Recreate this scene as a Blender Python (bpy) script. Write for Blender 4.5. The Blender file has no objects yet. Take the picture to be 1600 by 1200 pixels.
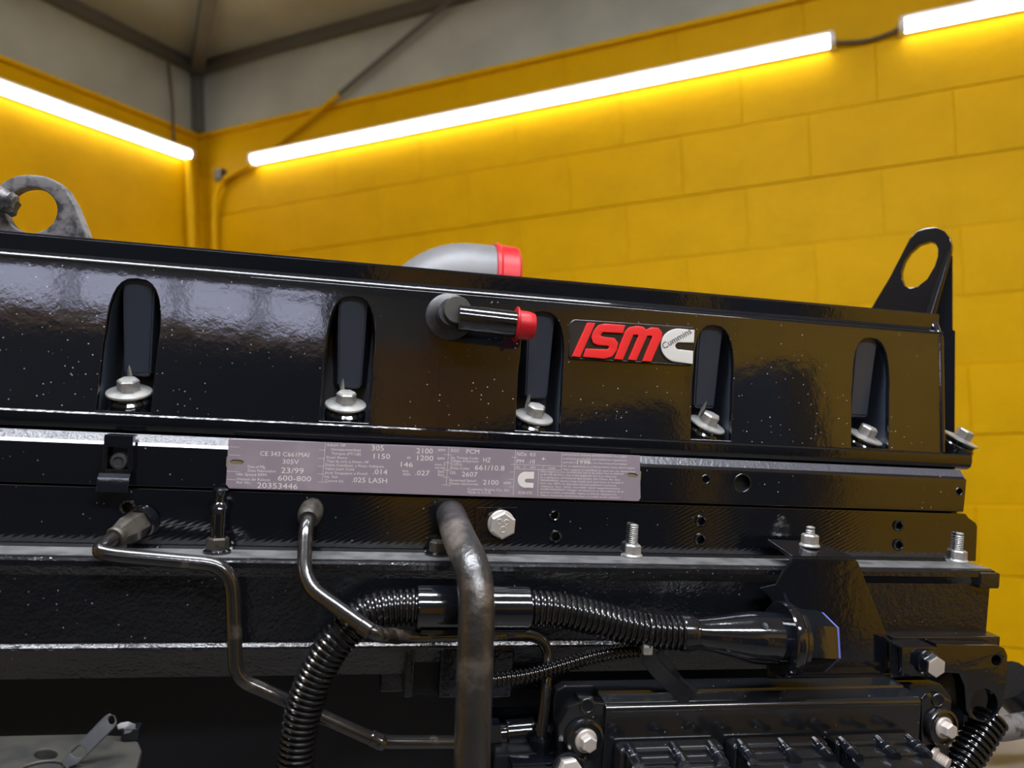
import bpy, bmesh, math, random
from mathutils import Vector, Matrix
random.seed(7)
S = bpy.context.scene
C = S.collection
PI = math.pi

# ------------------------------------------------------------------ camera, room and engine frames
F = 1200.0                                   # focal length in pixels of the 1600 x 1200 frame
def nv(*a): return Vector(a).normalized()
# camera axes: x right, y down, z forward.  Room axes seen from the camera:
RX = -nv(-2805, 143, F)                      # along the back wall, to the right
RY = nv(513, 10, F); RY = (RY - RX*RY.dot(RX)).normalized()   # into the back wall
RZ = RX.cross(RY)*-1
if RZ.y > 0: RZ = -RZ
# the engine's own axes (it sits nose-down by a few degrees)
EX = nv(6000, 366, F)
EZ = nv(.061, -1, 0); EZ = (EZ - EX*EZ.dot(EX)).normalized()
EY = EZ.cross(EX)
if EY.z < 0: EY = -EY
CAM = Vector((0, 0, 1.52))
def c2w(d): return Vector((d.dot(RX), d.dot(RY), d.dot(RZ)))
R3 = Matrix((c2w(EX), c2w(EY), c2w(EZ))).transposed()
ENG = Matrix.Translation(CAM) @ R3.to_4x4()  # engine coordinates (camera at 0) -> world
def ray(u, v): return Vector((u-800, v-600, F))
def p(u, v, Y):                              # point of the engine at lateral depth Y
    d = ray(u, v); c = Vector((d.dot(EX), d.dot(EY), d.dot(EZ)))
    return c*(Y/c.y)
def pl(u, v, pt, n):                         # point of the engine on a plane
    d = ray(u, v); c = Vector((d.dot(EX), d.dot(EY), d.dot(EZ)))
    return c*(Vector(pt).dot(n)/c.dot(n))
def pz(u, v, Z):
    return pl(u, v, (0, 0, Z), Vector((0, 0, 1)))
def wy(u, v, Y):                             # point of the room on a plane y = const
    d = c2w(ray(u, v)); return CAM + d*((Y-CAM.y)/d.y)
def wx(u, v, X):
    d = c2w(ray(u, v)); return CAM + d*((X-CAM.x)/d.x)

cam = bpy.data.cameras.new('camera'); camo = bpy.data.objects.new('camera', cam); C.objects.link(camo)
cam.sensor_width = 36; cam.lens = 36*F/1600; cam.clip_start = .02; cam.clip_end = 60
cm = Matrix((c2w(Vector((1,0,0))), c2w(Vector((0,-1,0))), c2w(Vector((0,0,-1))))).transposed()
camo.matrix_world = Matrix.Translation(CAM) @ cm.to_4x4()
cam.dof.use_dof = True; cam.dof.focus_distance = .66; cam.dof.aperture_fstop = 5.0
S.camera = camo

W = bpy.data.worlds.new('world'); S.world = W; W.use_nodes = True
W.node_tree.nodes['Background'].inputs[0].default_value = (.60, .62, .82, 1)
W.node_tree.nodes['Background'].inputs[1].default_value = 2.9
S.view_settings.view_transform = 'Standard'; S.view_settings.look = 'None'
S.view_settings.gamma = 1; S.view_settings.use_curve_mapping = False
S.view_settings.exposure = 0.55

LED_POWER = 7.0
CEIL_POWER = 26.0

# ------------------------------------------------------------------ materials
def mat(name, col, rough=.4, metal=0., ior=1.5, bump=None, var=None, dust=0., emit=None, spec=.5, rvar=0., coat=0., lines=0):
    m = bpy.data.materials.new(name); m.use_nodes = True
    nt = m.node_tree; N = nt.nodes; L = nt.links; b = N['Principled BSDF']
    b.inputs['Base Color'].default_value = (*col, 1); b.inputs['Roughness'].default_value = rough
    b.inputs['Metallic'].default_value = metal; b.inputs['IOR'].default_value = ior
    b.inputs['Coat Weight'].default_value = coat; b.inputs['Specular IOR Level'].default_value = spec
    if emit:
        b.inputs['Emission Color'].default_value = (*emit[0], 1); b.inputs['Emission Strength'].default_value = emit[1]
    tc = N.new('ShaderNodeTexCoord'); src = tc.outputs['Object']
    def noise(sc, det=3, ro=.55):
        n = N.new('ShaderNodeTexNoise'); n.inputs['Scale'].default_value = sc; n.inputs['Detail'].default_value = det
        n.inputs['Roughness'].default_value = ro
        L.new(src, n.inputs['Vector']); return n
    def ramp(inp, a, bb):
        r = N.new('ShaderNodeMapRange'); r.inputs[1].default_value = a; r.inputs[2].default_value = bb; L.new(inp, r.inputs[0]); return r.outputs[0]
    def mix(fac, a, bcol):
        x = N.new('ShaderNodeMix'); x.data_type = 'RGBA'
        L.new(fac, x.inputs[0])
        if isinstance(a, tuple): x.inputs[6].default_value = (*a, 1)
        else: L.new(a, x.inputs[6])
        x.inputs[7].default_value = (*bcol, 1); return x.outputs[2]
    colout = None
    if var:                                   # (second colour, scale, low, high)
        colout = mix(ramp(noise(var[1], 5).outputs[0], var[2], var[3]), col, var[0])
    if dust:
        v = N.new('ShaderNodeTexVoronoi'); v.inputs['Scale'].default_value = 210; L.new(src, v.inputs['Vector'])
        d = ramp(v.outputs['Distance'], .15, .06)
        sp = N.new('ShaderNodeSeparateColor'); L.new(v.outputs['Color'], sp.inputs[0])
        k = ramp(sp.outputs[0], 1-dust, 1-dust+.02)
        big = ramp(noise(9, 2).outputs[0], .40, .54)
        mu = N.new('ShaderNodeMath'); mu.operation = 'MULTIPLY'; L.new(d, mu.inputs[0]); L.new(k, mu.inputs[1])
        m2 = N.new('ShaderNodeMath'); m2.operation = 'MULTIPLY'; L.new(mu.outputs[0], m2.inputs[0]); L.new(big, m2.inputs[1])
        colout = mix(m2.outputs[0], colout if colout else col, (.42, .42, .42))
    if colout: L.new(colout, b.inputs['Base Color'])
    if rvar:
        L.new(ramp(noise(30, 4).outputs[0], .3, .7), (mr := N.new('ShaderNodeMapRange')).inputs[0])
        mr.inputs[3].default_value = max(.02, rough-rvar); mr.inputs[4].default_value = rough+rvar
        L.new(mr.outputs[0], b.inputs['Roughness'])
    if bump:
        prev = None
        if lines:
            mp_ = N.new('ShaderNodeMapping'); mp_.inputs['Rotation'].default_value = (0, math.radians(-62), 0); L.new(src, mp_.inputs[0])
            wv = N.new('ShaderNodeTexWave'); wv.inputs['Scale'].default_value = lines; wv.inputs['Distortion'].default_value = 2.5; wv.inputs['Detail'].default_value = 2
            L.new(mp_.outputs[0], wv.inputs['Vector'])
            prev_ = N.new('ShaderNodeBump'); prev_.inputs['Strength'].default_value = .05; prev_.inputs['Distance'].default_value = .0006
            L.new(wv.outputs[0], prev_.inputs['Height']); prev = prev_.outputs[0]
        for (sc, st, dist) in bump:
            bn = N.new('ShaderNodeBump'); bn.inputs['Strength'].default_value = st; bn.inputs['Distance'].default_value = dist
            L.new(noise(sc, 2).outputs[0], bn.inputs['Height'])
            if prev: L.new(prev, bn.inputs['Normal'])
            prev = bn.outputs[0]
        L.new(prev, b.inputs['Normal'])
    return m
BK = (.0048, .0060, .0092)
M = {}
M['gloss'] = mat('gloss_black_paint', BK, .07, 0, 2.0, [(60, .05, .002), (420, .035, .0006)], dust=.48)
M['gloss_clean'] = mat('gloss_black_enamel', BK, .09, 0, 1.9, [(160, .12, .0008)])
M['pocket'] = mat('pocket_lit_navy', (.036, .046, .066), .32, 0, 1.8, [(160, .1, .0008)])  # black paint lifted to navy for the light caught inside the pockets
M['mach'] = mat('machined_black_paint', BK, .10, 0, 2.0, [(55, .08, .001), (500, .10, .0004)], dust=.2)
M['head'] = mat('milled_black_paint', BK, .10, 0, 2.0, [(55, .08, .001)], dust=.15, lines=95)
M['cast'] = mat('cast_black_paint', (.0068, .0078, .0108), .17, 0, 1.8, [(70, .22, .003), (330, .35, .0012)], dust=.26)
M['dusty'] = mat('dusty_grey_ledge', (.13, .13, .128), .42, 0, 1.5, [(300, .3, .0006)], var=((.06, .06, .062), 60, .45, .65))
M['satin'] = mat('dusty_satin_black', (.055, .055, .060), .42, 0, 1.5, [(400, .3, .0005)], var=((.02, .02, .024), 60, .45, .62))
M['chamfer'] = mat('rough_painted_chamfer', (.05, .05, .062), .36, 0, 1.7, [(420, .6, .0012), (90, .4, .002)])
M['deep'] = mat('dull_black_paint', (.005, .007, .011), .4, 0, 1.5, [(220, .3, .001)])  # dull black for bores, recesses and parts set back
M['plastic'] = mat('black_moulded_plastic', (.009, .010, .012), .13, 0, 1.9, [(300, .06, .0005)], dust=.12)
M['hose'] = mat('black_conduit_plastic', (.008, .008, .009), .16, 0, 1.7)
M['pipe'] = mat('worn_black_pipe_paint', (.016, .015, .015), .36, 0, 1.9, [(300, .5, .0010)], var=((.12, .10, .082), 26, .52, .66), rvar=.08)
M['tube'] = mat('black_tube_paint', (.014, .013, .013), .16, 0, 1.9, [(200, .2, .0006)], var=((.10, .085, .065), 40, .58, .72))
M['rust'] = mat('dusty_brown_steel', (.070, .062, .050), .45, .3, 1.5, [(300, .3, .0006)], var=((.035, .03, .026), 120, .45, .6))
M['zinc'] = mat('zinc_plated_steel', (.36, .355, .34), .42, .6, 1.5, [(420, .12, .0004)], var=((.48, .47, .45), 160, .4, .62))
M['zincpale'] = mat('pale_zinc_steel', (.58, .53, .485), .44, .4, 1.5, [(420, .12, .0004)])
M['worn'] = mat('worn_grey_steel', (.21, .205, .21), .45, .3, 1.5, [(150, .3, .0008)], var=((.045, .045, .05), 75, .48, .62))
M['plate'] = mat('anodised_lilac_plate', (.33, .275, .325), .45, .1, 1.5, [(40, .1, .001)], var=((.39, .335, .38), 25, .5, .7))
M['print'] = mat('pale_engraved_print', (.86, .83, .79), .6)
M['slot'] = mat('plate_slot_tan', (.26, .23, .12), .6)  # tan backing behind the slots of the data plate
M['red'] = mat('red_badge_enamel', (.72, .016, .016), .34, 0, 1.5, [(170, .15, .0006)])
M['silver'] = mat('silver_badge_paint', (.66, .65, .62), .42, .25, 1.5, [(220, .1, .0005)])
M['badge'] = mat('black_badge_plastic', (.012, .011, .011), .25, 0, 1.7, [(500, .2, .0004)])
M['ink'] = mat('dark_badge_print', (.03, .03, .05), .4)
M['redcap'] = mat('red_plastic_cap', (.52, .008, .014), .42, 0, 1.45)
M['alu'] = mat('cast_aluminium', (.17, .17, .175), .5, .2, 1.5, [(90, .2, .001)], var=((.135, .135, .14), 18, .4, .7))
M['blue'] = mat('blue_edge_reflection', (.10, .13, .42), .3)  # colour of the painted reflection on the lock nut's edge
M['lever'] = mat('dull_dark_steel', (.045, .047, .052), .38, .3, 1.5, [(220, .2, .0005)])
M['grime'] = mat('grimy_bronze_steel', (.055, .052, .044), .48, .2, 1.5, [(220, .25, .0006)], var=((.03, .03, .03), 40, .45, .65))
YEL = (.74, .42, .0)
M['wall'] = mat('yellow_block_paint', YEL, .55, 0, 1.45, spec=.12, bump= [(22, .35, .006), (160, .25, .0015)], var=((.67, .38, .0), 5, .4, .65))
M['wallp'] = mat('yellow_steel_paint', (.74, .43, .0), .5, 0, 1.45, spec=.15)
M['mortar'] = mat('yellow_painted_mortar', (.62, .345, .0), .6, spec=.1)
M['greywall'] = mat('grey_wall_paint', (.46, .485, .44), .7, 0, 1.4, [(9, .4, .01)], var=((.38, .40, .365), 3, .4, .65))
M['ceil'] = mat('grey_ceiling_paint', (.44, .475, .46), .75, 0, 1.4, [(9, .4, .01)], var=((.38, .41, .40), 2.5, .4, .65))
M['steel_dk'] = mat('dark_grey_steel', (.13, .128, .122), .6)
M['cable'] = mat('grey_cable_sheath', (.07, .065, .06), .5)
M['floor'] = mat('grey_concrete', (.16, .155, .15), .5, 0, 1.45, [(40, .3, .002)], var=((.10, .10, .10), 3, .4, .65))
M['door'] = mat('added_dark_blue', (.03, .035, .05), .5)
M['white'] = mat('white_lamp_housing', (.8, .8, .8), .4)
M['led'] = mat('lit_led_lens', (.9, .9, .9), .4, emit=((1, .985, .95), LED_POWER))
M['led2'] = mat('lit_ceiling_lens', (.9, .9, .9), .4, emit=((.90, .93, 1.0), CEIL_POWER))
M['glass'] = mat('clear_glass', (1, 1, 1), .02); M['glass'].node_tree.nodes['Principled BSDF'].inputs['Transmission Weight'].default_value = 1
M['bench'] = mat('dusty_bench_steel', (.30, .28, .25), .5, .2, 1.45, [(60, .3, .001)])

# ------------------------------------------------------------------ mesh helpers
SHARP = math.radians(25)
ENGINE = []                                  # top-level objects placed in engine coordinates
def finish(me, m, smooth=True):
    me.materials.clear(); me.materials.append(M[m])
    if smooth:
        for f in me.polygons: f.use_smooth = True
        me.set_sharp_from_angle(angle=SHARP)
def root_of(o):
    while o.parent: o = o.parent
    return o
def mesh_of(geo, name):
    if isinstance(geo, bpy.types.Mesh): geo.name = name; return geo
    me = bpy.data.meshes.new(name); geo.to_mesh(me); geo.free(); return me
def obj(name, geo, m, parent=None, local=False, smooth=True, room=False, origin=None, wn=True):
    me = mesh_of(geo, name)
    wn = wn and smooth and len(me.polygons) < 3000
    finish(me, m, smooth)
    o = bpy.data.objects.new(name, me); C.objects.link(o)
    if parent:
        o.parent = parent
        if not local:
            me.transform(Matrix.Translation(-Vector(root_of(parent).location)))
    elif not local:
        if origin is None:
            vs = [v.co for v in me.vertices]
            mn = Vector([min(v[i] for v in vs) for i in range(3)]); mx = Vector([max(v[i] for v in vs) for i in range(3)])
            origin = Vector(((mn.x+mx.x)/2, (mn.y+mx.y)/2, mn.z))
        origin = Vector(origin); me.transform(Matrix.Translation(-origin)); o.location = origin
    if wn:
        w_ = o.modifiers.new('weighted_normal', 'WEIGHTED_NORMAL'); w_.mode = 'FACE_AREA'; w_.weight = 100; w_.keep_sharp = True
    if not parent and not room: ENGINE.append(o)
    return o
def tag(o, label, cat, group=None):
    o['label'] = label; o['category'] = cat
    if group: o['group'] = group
    return o
def thing(name, label, cat, loc=(0,0,0), group=None, room=False):
    o = bpy.data.objects.new(name, None); C.objects.link(o); o.location = loc
    o.empty_display_size = .02
    if not room: ENGINE.append(o)
    return tag(o, label, cat, group)
def dup(root, label, loc=None, rot=None):
    r = root.copy(); C.objects.link(r)
    if loc is not None: r.location = loc
    if rot is not None: r.rotation_euler = rot
    r['label'] = label; ENGINE.append(r)
    for ch in root.children:
        c = ch.copy(); C.objects.link(c); c.parent = r
        for g in ch.children:
            d = g.copy(); C.objects.link(d); d.parent = c
    return r
def setting(o): o['kind'] = 'structure'; return o

def box(x0, x1, y0, y1, z0, z1, bev=0, seg=2, bm=None):
    own = bm is None
    b2 = bmesh.new()
    bmesh.ops.create_cube(b2, size=1)
    for v in b2.verts:
        v.co = Vector(((x0+x1)/2+v.co.x*(x1-x0), (y0+y1)/2+v.co.y*(y1-y0), (z0+z1)/2+v.co.z*(z1-z0)))
    if bev: bmesh.ops.bevel(b2, geom=b2.edges[:], offset=bev, segments=seg, affect='EDGES', profile=.5)
    if own: return b2
    join(bm, b2); return bm
def join(a, b):
    me = bpy.data.meshes.new('tmp'); b.to_mesh(me); b.free(); a.from_mesh(me); bpy.data.meshes.remove(me); return a
def along_x(prof, x0, x1, bev=0, closed=True):      # profile of (Y, Z) drawn out along X
    bm = bmesh.new()
    a = [bm.verts.new((x0, y, z)) for y, z in prof]; b = [bm.verts.new((x1, y, z)) for y, z in prof]
    n = len(prof)
    for i in range(n if closed else n-1): bm.faces.new((a[i], a[(i+1) % n], b[(i+1) % n], b[i]))
    if closed: bm.faces.new(a[::-1]); bm.faces.new(b)
    bmesh.ops.recalc_face_normals(bm, faces=bm.faces[:])
    if bev:
        es = [e for e in bm.edges if abs(e.verts[0].co.x-e.verts[1].co.x) < 1e-7]
        bmesh.ops.bevel(bm, geom=es, offset=bev, segments=2, affect='EDGES', profile=.5)
    return bm
def frame(o, ax, ay):                        # local x, y given; z = x cross y
    ax = Vector(ax).normalized(); ay = Vector(ay); ay = (ay-ax*ay.dot(ax)).normalized(); az = ax.cross(ay)
    m = Matrix((ax, ay, az)).transposed().to_4x4(); m.translation = Vector(o); return m
def axis_frame(o, az):                       # local z given
    az = Vector(az).normalized(); h = Vector((0, 0, 1)) if abs(az.z) < .9 else Vector((1, 0, 0))
    ax = h.cross(az).normalized(); ay = az.cross(ax)
    m = Matrix((ax, ay, az)).transposed().to_4x4(); m.translation = Vector(o); return m
def flat(outlines, th, bev=0, mx=None):      # plate with holes, from z=0 to z=th of its frame
    cu = bpy.data.curves.new('c', 'CURVE'); cu.dimensions = '2D'; cu.fill_mode = 'BOTH'
    cu.extrude = max(th/2-bev, 0); cu.bevel_depth = bev; cu.bevel_resolution = 1; cu.offset = -bev
    for pts in outlines:
        s = cu.splines.new('POLY'); s.points.add(len(pts)-1); s.use_cyclic_u = True
        for q, pt in zip(s.points, pts): q.co = (pt[0], pt[1], 0, 1)
    ob = bpy.data.objects.new('c', cu); me = bpy.data.meshes.new_from_object(ob)
    bpy.data.objects.remove(ob); bpy.data.curves.remove(cu)
    me.transform(Matrix.Translation((0, 0, th/2)))
    if mx: me.transform(mx)
    bm = bmesh.new(); bm.from_mesh(me); bpy.data.meshes.remove(me)
    bmesh.ops.remove_doubles(bm, verts=bm.verts[:], dist=1e-6)
    bmesh.ops.recalc_face_normals(bm, faces=bm.faces[:])
    return bm
def circ(cx, cy, r, n=24, ry=None, ph=0):
    ry = ry or r
    return [(cx+r*math.cos(2*PI*i/n+ph), cy+ry*math.sin(2*PI*i/n+ph)) for i in range(n)]
def plate_px(pts, holes, org, n, th, bev=.0006):   # outline given on a plane of the engine; plate lies behind the plane
    n = Vector(n).normalized()
    ax = Vector((1, 0, 0)); ax = (ax-n*ax.dot(n)).normalized()
    if abs(Vector((1,0,0)).dot(n)) > .95: ax = Vector((0, 1, 0))
    ay = n.cross(ax)
    mx = frame(Vector(org), ax, ay); inv = mx.inverted()
    to2 = lambda q: tuple((inv @ pl(q[0], q[1], org, n))[:2])
    outs = [[to2(q) for q in pts]] + [[to2(q) for q in h] for h in holes]
    mx2 = mx @ Matrix.Translation((0, 0, -th))
    return flat(outs, th, bev, mx2)
def lathe(prof, mx, seg=28, hexa=False, closed=False):          # profile of (radius, height) about local z
    bm = bmesh.new(); rings = []
    n = 6 if hexa else seg
    for r, h in prof:
        if r < 1e-7: rings.append([bm.verts.new(mx @ Vector((0, 0, h)))])
        else: rings.append([bm.verts.new(mx @ Vector((r*math.cos(2*PI*i/n), r*math.sin(2*PI*i/n), h))) for i in range(n)])
    for a, b in zip(rings, rings[1:]):
        for i in range(n):
            j = (i+1) % n
            if len(a) == 1 and len(b) == 1: continue
            if len(a) == 1: bm.faces.new((a[0], b[i], b[j]))
            elif len(b) == 1: bm.faces.new((a[i], a[j], b[0]))
            else: bm.faces.new((a[i], a[j], b[j], b[i]))
    for rr in (rings[0], rings[-1]):
        if len(rr) > 1 and not closed:
            try: bm.faces.new(rr)
            except ValueError: pass
    bmesh.ops.recalc_face_normals(bm, faces=bm.faces[:])
    return bm
def hexhead(mx, r, h, z0=0):                 # hexagon with a chamfered crown, r across corners / 2
    bm = lathe([(r, z0), (r, z0+h*.86), (r*.86, z0+h)], mx, hexa=True)
    return bm
def smooth_path(pts, sub=8):
    pts = [Vector(q) for q in pts]; out = []
    P_ = [pts[0]*2-pts[1]] + pts + [pts[-1]*2-pts[-2]]
    for i in range(1, len(P_)-2):
        a, b, c, d = P_[i-1:i+3]
        for k in range(sub):
            t = k/sub
            out.append(.5*((2*b)+(c-a)*t+(2*a-5*b+4*c-d)*t*t+(3*b-a-3*c+d)*t**3))
    out.append(pts[-1]); return out
def fillet_path(pts, rad, sub=7):            # straight runs joined by round bends
    pts = [Vector(q) for q in pts]; out = [pts[0]]
    for i in range(1, len(pts)-1):
        a, b, c = pts[i-1], pts[i], pts[i+1]
        r = rad[i-1] if isinstance(rad, (list, tuple)) else rad
        d1 = min(r, (a-b).length*.48); d2 = min(r, (c-b).length*.48)
        s = b+(a-b).normalized()*d1; e = b+(c-b).normalized()*d2
        for k in range(sub+1):
            t = k/sub; out.append(s*(1-t)**2+b*2*t*(1-t)+e*t*t)
    out.append(pts[-1]); return out
def resample(path, step):
    out = [path[0]]; acc = 0
    for a, b in zip(path, path[1:]):
        L_ = (b-a).length; d = step-acc
        while d <= L_:
            out.append(a.lerp(b, d/L_)); d += step
        acc = L_-(d-step)
    return out
def sweep(path, rad, seg=16, caps=True, flatten=None):
    bm = bmesh.new(); rings = []; n = len(path); up = None; seg = max(seg, 16)
    for i, q in enumerate(path):
        t = (path[min(i+1, n-1)]-path[max(i-1, 0)]).normalized()
        if up is None:
            h = Vector((0, 0, 1)) if abs(t.z) < .9 else Vector((0, 1, 0)); up = (h-t*h.dot(t)).normalized()
        else: up = (up-t*up.dot(t)).normalized()
        s = t.cross(up); r = rad(i/(n-1), i) if callable(rad) else rad
        rings.append([bm.verts.new(q+(up*math.cos(2*PI*k/seg)+s*math.sin(2*PI*k/seg))*r) for k in range(seg)])
    for a, b in zip(rings, rings[1:]):
        for k in range(seg): bm.faces.new((a[k], a[(k+1) % seg], b[(k+1) % seg], b[k]))
    if caps: bm.faces.new(rings[0][::-1]); bm.faces.new(rings[-1])
    bmesh.ops.recalc_face_normals(bm, faces=bm.faces[:])
    return bm
def corrugated(path, r, pitch, depth, seg=22):
    path = resample(path, pitch/6)
    prof = [0, .75, 1, 1, .75, 0]
    return sweep(path, lambda t, i: r-depth+depth*prof[i % 6], seg)
def cup(mx, r, depth, seg=20):               # a blind bore: wall and bottom, seen from +z
    bm = bmesh.new()
    a = [bm.verts.new(mx @ Vector((r*math.cos(2*PI*i/seg), r*math.sin(2*PI*i/seg), 0))) for i in range(seg)]
    b = [bm.verts.new(mx @ Vector((r*math.cos(2*PI*i/seg), r*math.sin(2*PI*i/seg), -depth))) for i in range(seg)]
    for i in range(seg): bm.faces.new((a[i], b[i], b[(i+1) % seg], a[(i+1) % seg]))
    bm.faces.new(b); return bm
def torus(mx, R, r, n=28, k=8):
    path = [mx @ Vector((R*math.cos(2*PI*i/n), R*math.sin(2*PI*i/n), 0)) for i in range(n+1)]
    return sweep(path, r, k, caps=False)
def text_bm(s, mx, width=None, cap=None, th=0):
    cu = bpy.data.curves.new('t', 'FONT'); cu.body = s; cu.size = 1; cu.resolution_u = 2
    ob = bpy.data.objects.new('t', cu); me = bpy.data.meshes.new_from_object(ob)
    bpy.data.objects.remove(ob); bpy.data.curves.remove(cu)
    xs = [v.co.x for v in me.vertices]; w = (max(xs)-min(xs)) or 1
    sx = (width/w) if width else cap/.7; sy = (cap/.7) if cap else sx
    me.transform(mx @ Matrix.Diagonal((sx, sy, 1, 1)) @ Matrix.Translation((-min(xs), 0, 0)))
    bm = bmesh.new(); bm.from_mesh(me); bpy.data.meshes.remove(me); return bm
FRONT = lambda o: frame(o, (1, 0, 0), (0, 0, 1))          # local z looks at the camera side (-Y)

# ------------------------------------------------------------------ the room
q0 = CAM + c2w(ray(1200, 189))*(2.46/F)
YB = q0.y                                    # back wall plane
XL = wy(312, 240, YB).x                      # left wall plane
XR = 3.3; YR = -3.6
ZT = (wy(315, 212, YB-.02).z+wy(800, 97, YB-.02).z)/2                      # top of the yellow paint
ZC = wy(312, 104, YB).z                      # ceiling
Z0 = 0.0
floor = setting(obj('floor', box(XL-.2, XR+.2, YR-.2, YB+.2, -.1, Z0), 'floor', room=True))
ceiling = setting(obj('ceiling', box(XL-.2, XR+.2, YR-.2, YB+.2, ZC, ZC+.1), 'ceil', room=True))
z_m = [wy(1200, y, YB).z for y in (189, 288)]
course = z_m[0]-z_m[1]
wall_back = setting(obj('wall_back', box(XL-.2, XR+.2, YB+.003, YB+.2, Z0, ZC, 0), 'mortar', room=True))
upper = setting(obj('wall_back_upper', box(XL, XR, YB-.004, YB+.012, ZT, ZC), 'greywall', room=True))
jx = wy(1265, 230, YB).x; bl = .397
blk = {}
def block_mesh(w, h):
    key = (round(w, 4), round(h, 4))
    if key not in blk:
        bm = box(-w/2, w/2, 0, .03, -h/2, h/2)
        es = [e for e in bm.edges if abs(e.verts[0].co.y) < 1e-6 and abs(e.verts[1].co.y) < 1e-6]
        bmesh.ops.bevel(bm, geom=es, offset=.0022, segments=1, affect='EDGES', profile=.5)
        me = bpy.data.meshes.new('block'); bm.to_mesh(me); bm.free(); finish(me, 'wall', False); blk[key] = me
    return blk[key]
row = 0; ztop = ZT; zlow = z_m[0]
rows = [(z_m[0], ZT)] + [(z_m[0]-course*(i+1), z_m[0]-course*i) for i in range(40)]
wbo = Vector(wall_back.location)
for ri, (za, zb) in enumerate(rows):
    if zb < .12: break
    za = max(za, .0)
    if ri == 0:                              # split the band above the first joint into courses
        nsub = max(1, round((zb-za)/course)); subs = [(za+(zb-za)*k/nsub, za+(zb-za)*(k+1)/nsub) for k in range(nsub)]
    else: subs = [(za, zb)]
    for si, (a, b) in enumerate(subs):
        odd = (ri+si) % 2; cy_ = random.uniform(-.0022, .0022)
        x = jx + (0 if odd else bl/2); x -= math.ceil((x-XL)/bl)*bl
        while x < XR:
            l = max(x, XL); r = min(x+bl, XR)
            if r-l > .03:
                o = bpy.data.objects.new('block', block_mesh(r-l-.0002, b-a-.002)); C.objects.link(o); o.parent = wall_back
                o.location = Vector(((l+r)/2, YB+cy_+random.uniform(-.0007, .0007), (a+b)/2))-wbo
            x += bl
wall_left = setting(obj('wall_left', box(XL-.2, XL, YR, YB, Z0, ZT), 'wall', room=True))
setting(obj('wall_left_upper', box(XL-.2, XL-.004, YR, YB, ZT, ZC), 'greywall', room=True))
setting(obj('wall_right', box(XR, XR+.2, YR, YB, Z0, ZT), 'wall', room=True))
setting(obj('wall_right_upper', box(XR+.004, XR+.2, YR, YB, ZT, ZC), 'greywall', room=True))
WZ0, WZ1, WX0, WX1 = 2.60, 2.95, .05, 2.45          # high window added behind the viewer for a pale reflection in the cover
setting(obj('wall_front', box(XL-.2, XR+.2, YR-.2, YR, Z0, WZ0), 'wall', room=True))
setting(obj('wall_front_left', box(XL-.2, WX0, YR-.2, YR, WZ0, WZ1), 'greywall', room=True))
setting(obj('wall_front_right', box(WX1, XR+.2, YR-.2, YR, WZ0, WZ1), 'greywall', room=True))
setting(obj('wall_front_upper', box(XL-.2, XR+.2, YR-.2, YR, WZ1, ZC), 'greywall', room=True))
wn = setting(obj('added_window_1', box(WX0, WX1, YR-.12, YR-.06, WZ0, WZ0+.03), 'steel_dk', room=True))
obj('frame_head', box(WX0, WX1, YR-.12, YR-.06, WZ1-.03, WZ1), 'steel_dk', wn)
for k in range(5):
    x = WX0+(WX1-WX0-.04)*k/4; obj('mullion', box(x, x+.04, YR-.12, YR-.06, WZ0+.03, WZ1-.03), 'steel_dk', wn)
for k in range(4):
    x = WX0+(WX1-WX0-.04)*k/4; obj('pane', box(x+.04, x+(WX1-WX0-.04)/4, YR-.093, YR-.087, WZ0+.03, WZ1-.03), 'glass', wn)
# unseen roller shutter added behind the viewer as a dark reflection in the cover
dr = setting(obj('added_shutter_1', box(-.9, 2.6, YR+.002, YR+.03, Z0, 2.5, .004), 'door', room=True))
for i in range(19):
    zz = .02+i*.128
    o = obj('slat', box(-.86, 2.56, YR+.03, YR+.05, zz, zz+.12, .008), 'door', dr)
# painted lip along the top of the yellow band, ceiling angles, corner post
setting(obj('trim_1', box(XL, XR, YB-.020, YB+.005, ZT-.010, ZT+.008, .004), 'wallp', room=True))
setting(obj('trim_2', box(XL-.005, XL+.020, YR, YB-.021, ZT-.010, ZT+.008, .004), 'wallp', room=True))
setting(obj('trim_3', box(XL, XR, YB-.045, YB-.004, ZC-.042, ZC, .004), 'steel_dk', room=True))
setting(obj('trim_4', box(XL-.002, XL+.045, YR, YB-.046, ZC-.042, ZC, .004), 'steel_dk', room=True))
setting(obj('trim_5', box(XL-.002, XL+.042, YB-.042, YB-.005, ZT+.009, ZC-.043, .004), 'steel_dk', room=True))
d0 = Vector((XL+.05, YB-.05, ZC-.03)); d1 = wy(326, -40, YB-1.5); d1.z = ZC-.03
dv = (Vector((0.0, 0.35, ZC-.03))-d0)
bm = bmesh.new(); nn = Vector((-dv.y, dv.x, 0)).normalized()*.026
vs = [bm.verts.new(q+Vector((0, 0, h))) for q in (d0-nn, d0+nn, d0+dv+nn, d0+dv-nn) for h in (-.03, .029)]
for f in ((0,2,4,6), (7,5,3,1), (0,1,3,2), (2,3,5,4), (4,5,7,6), (6,7,1,0)): bm.faces.new([vs[i] for i in f])
bmesh.ops.recalc_face_normals(bm, faces=bm.faces[:])
setting(obj('trim_6', bm, 'steel_dk', room=True))

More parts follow.
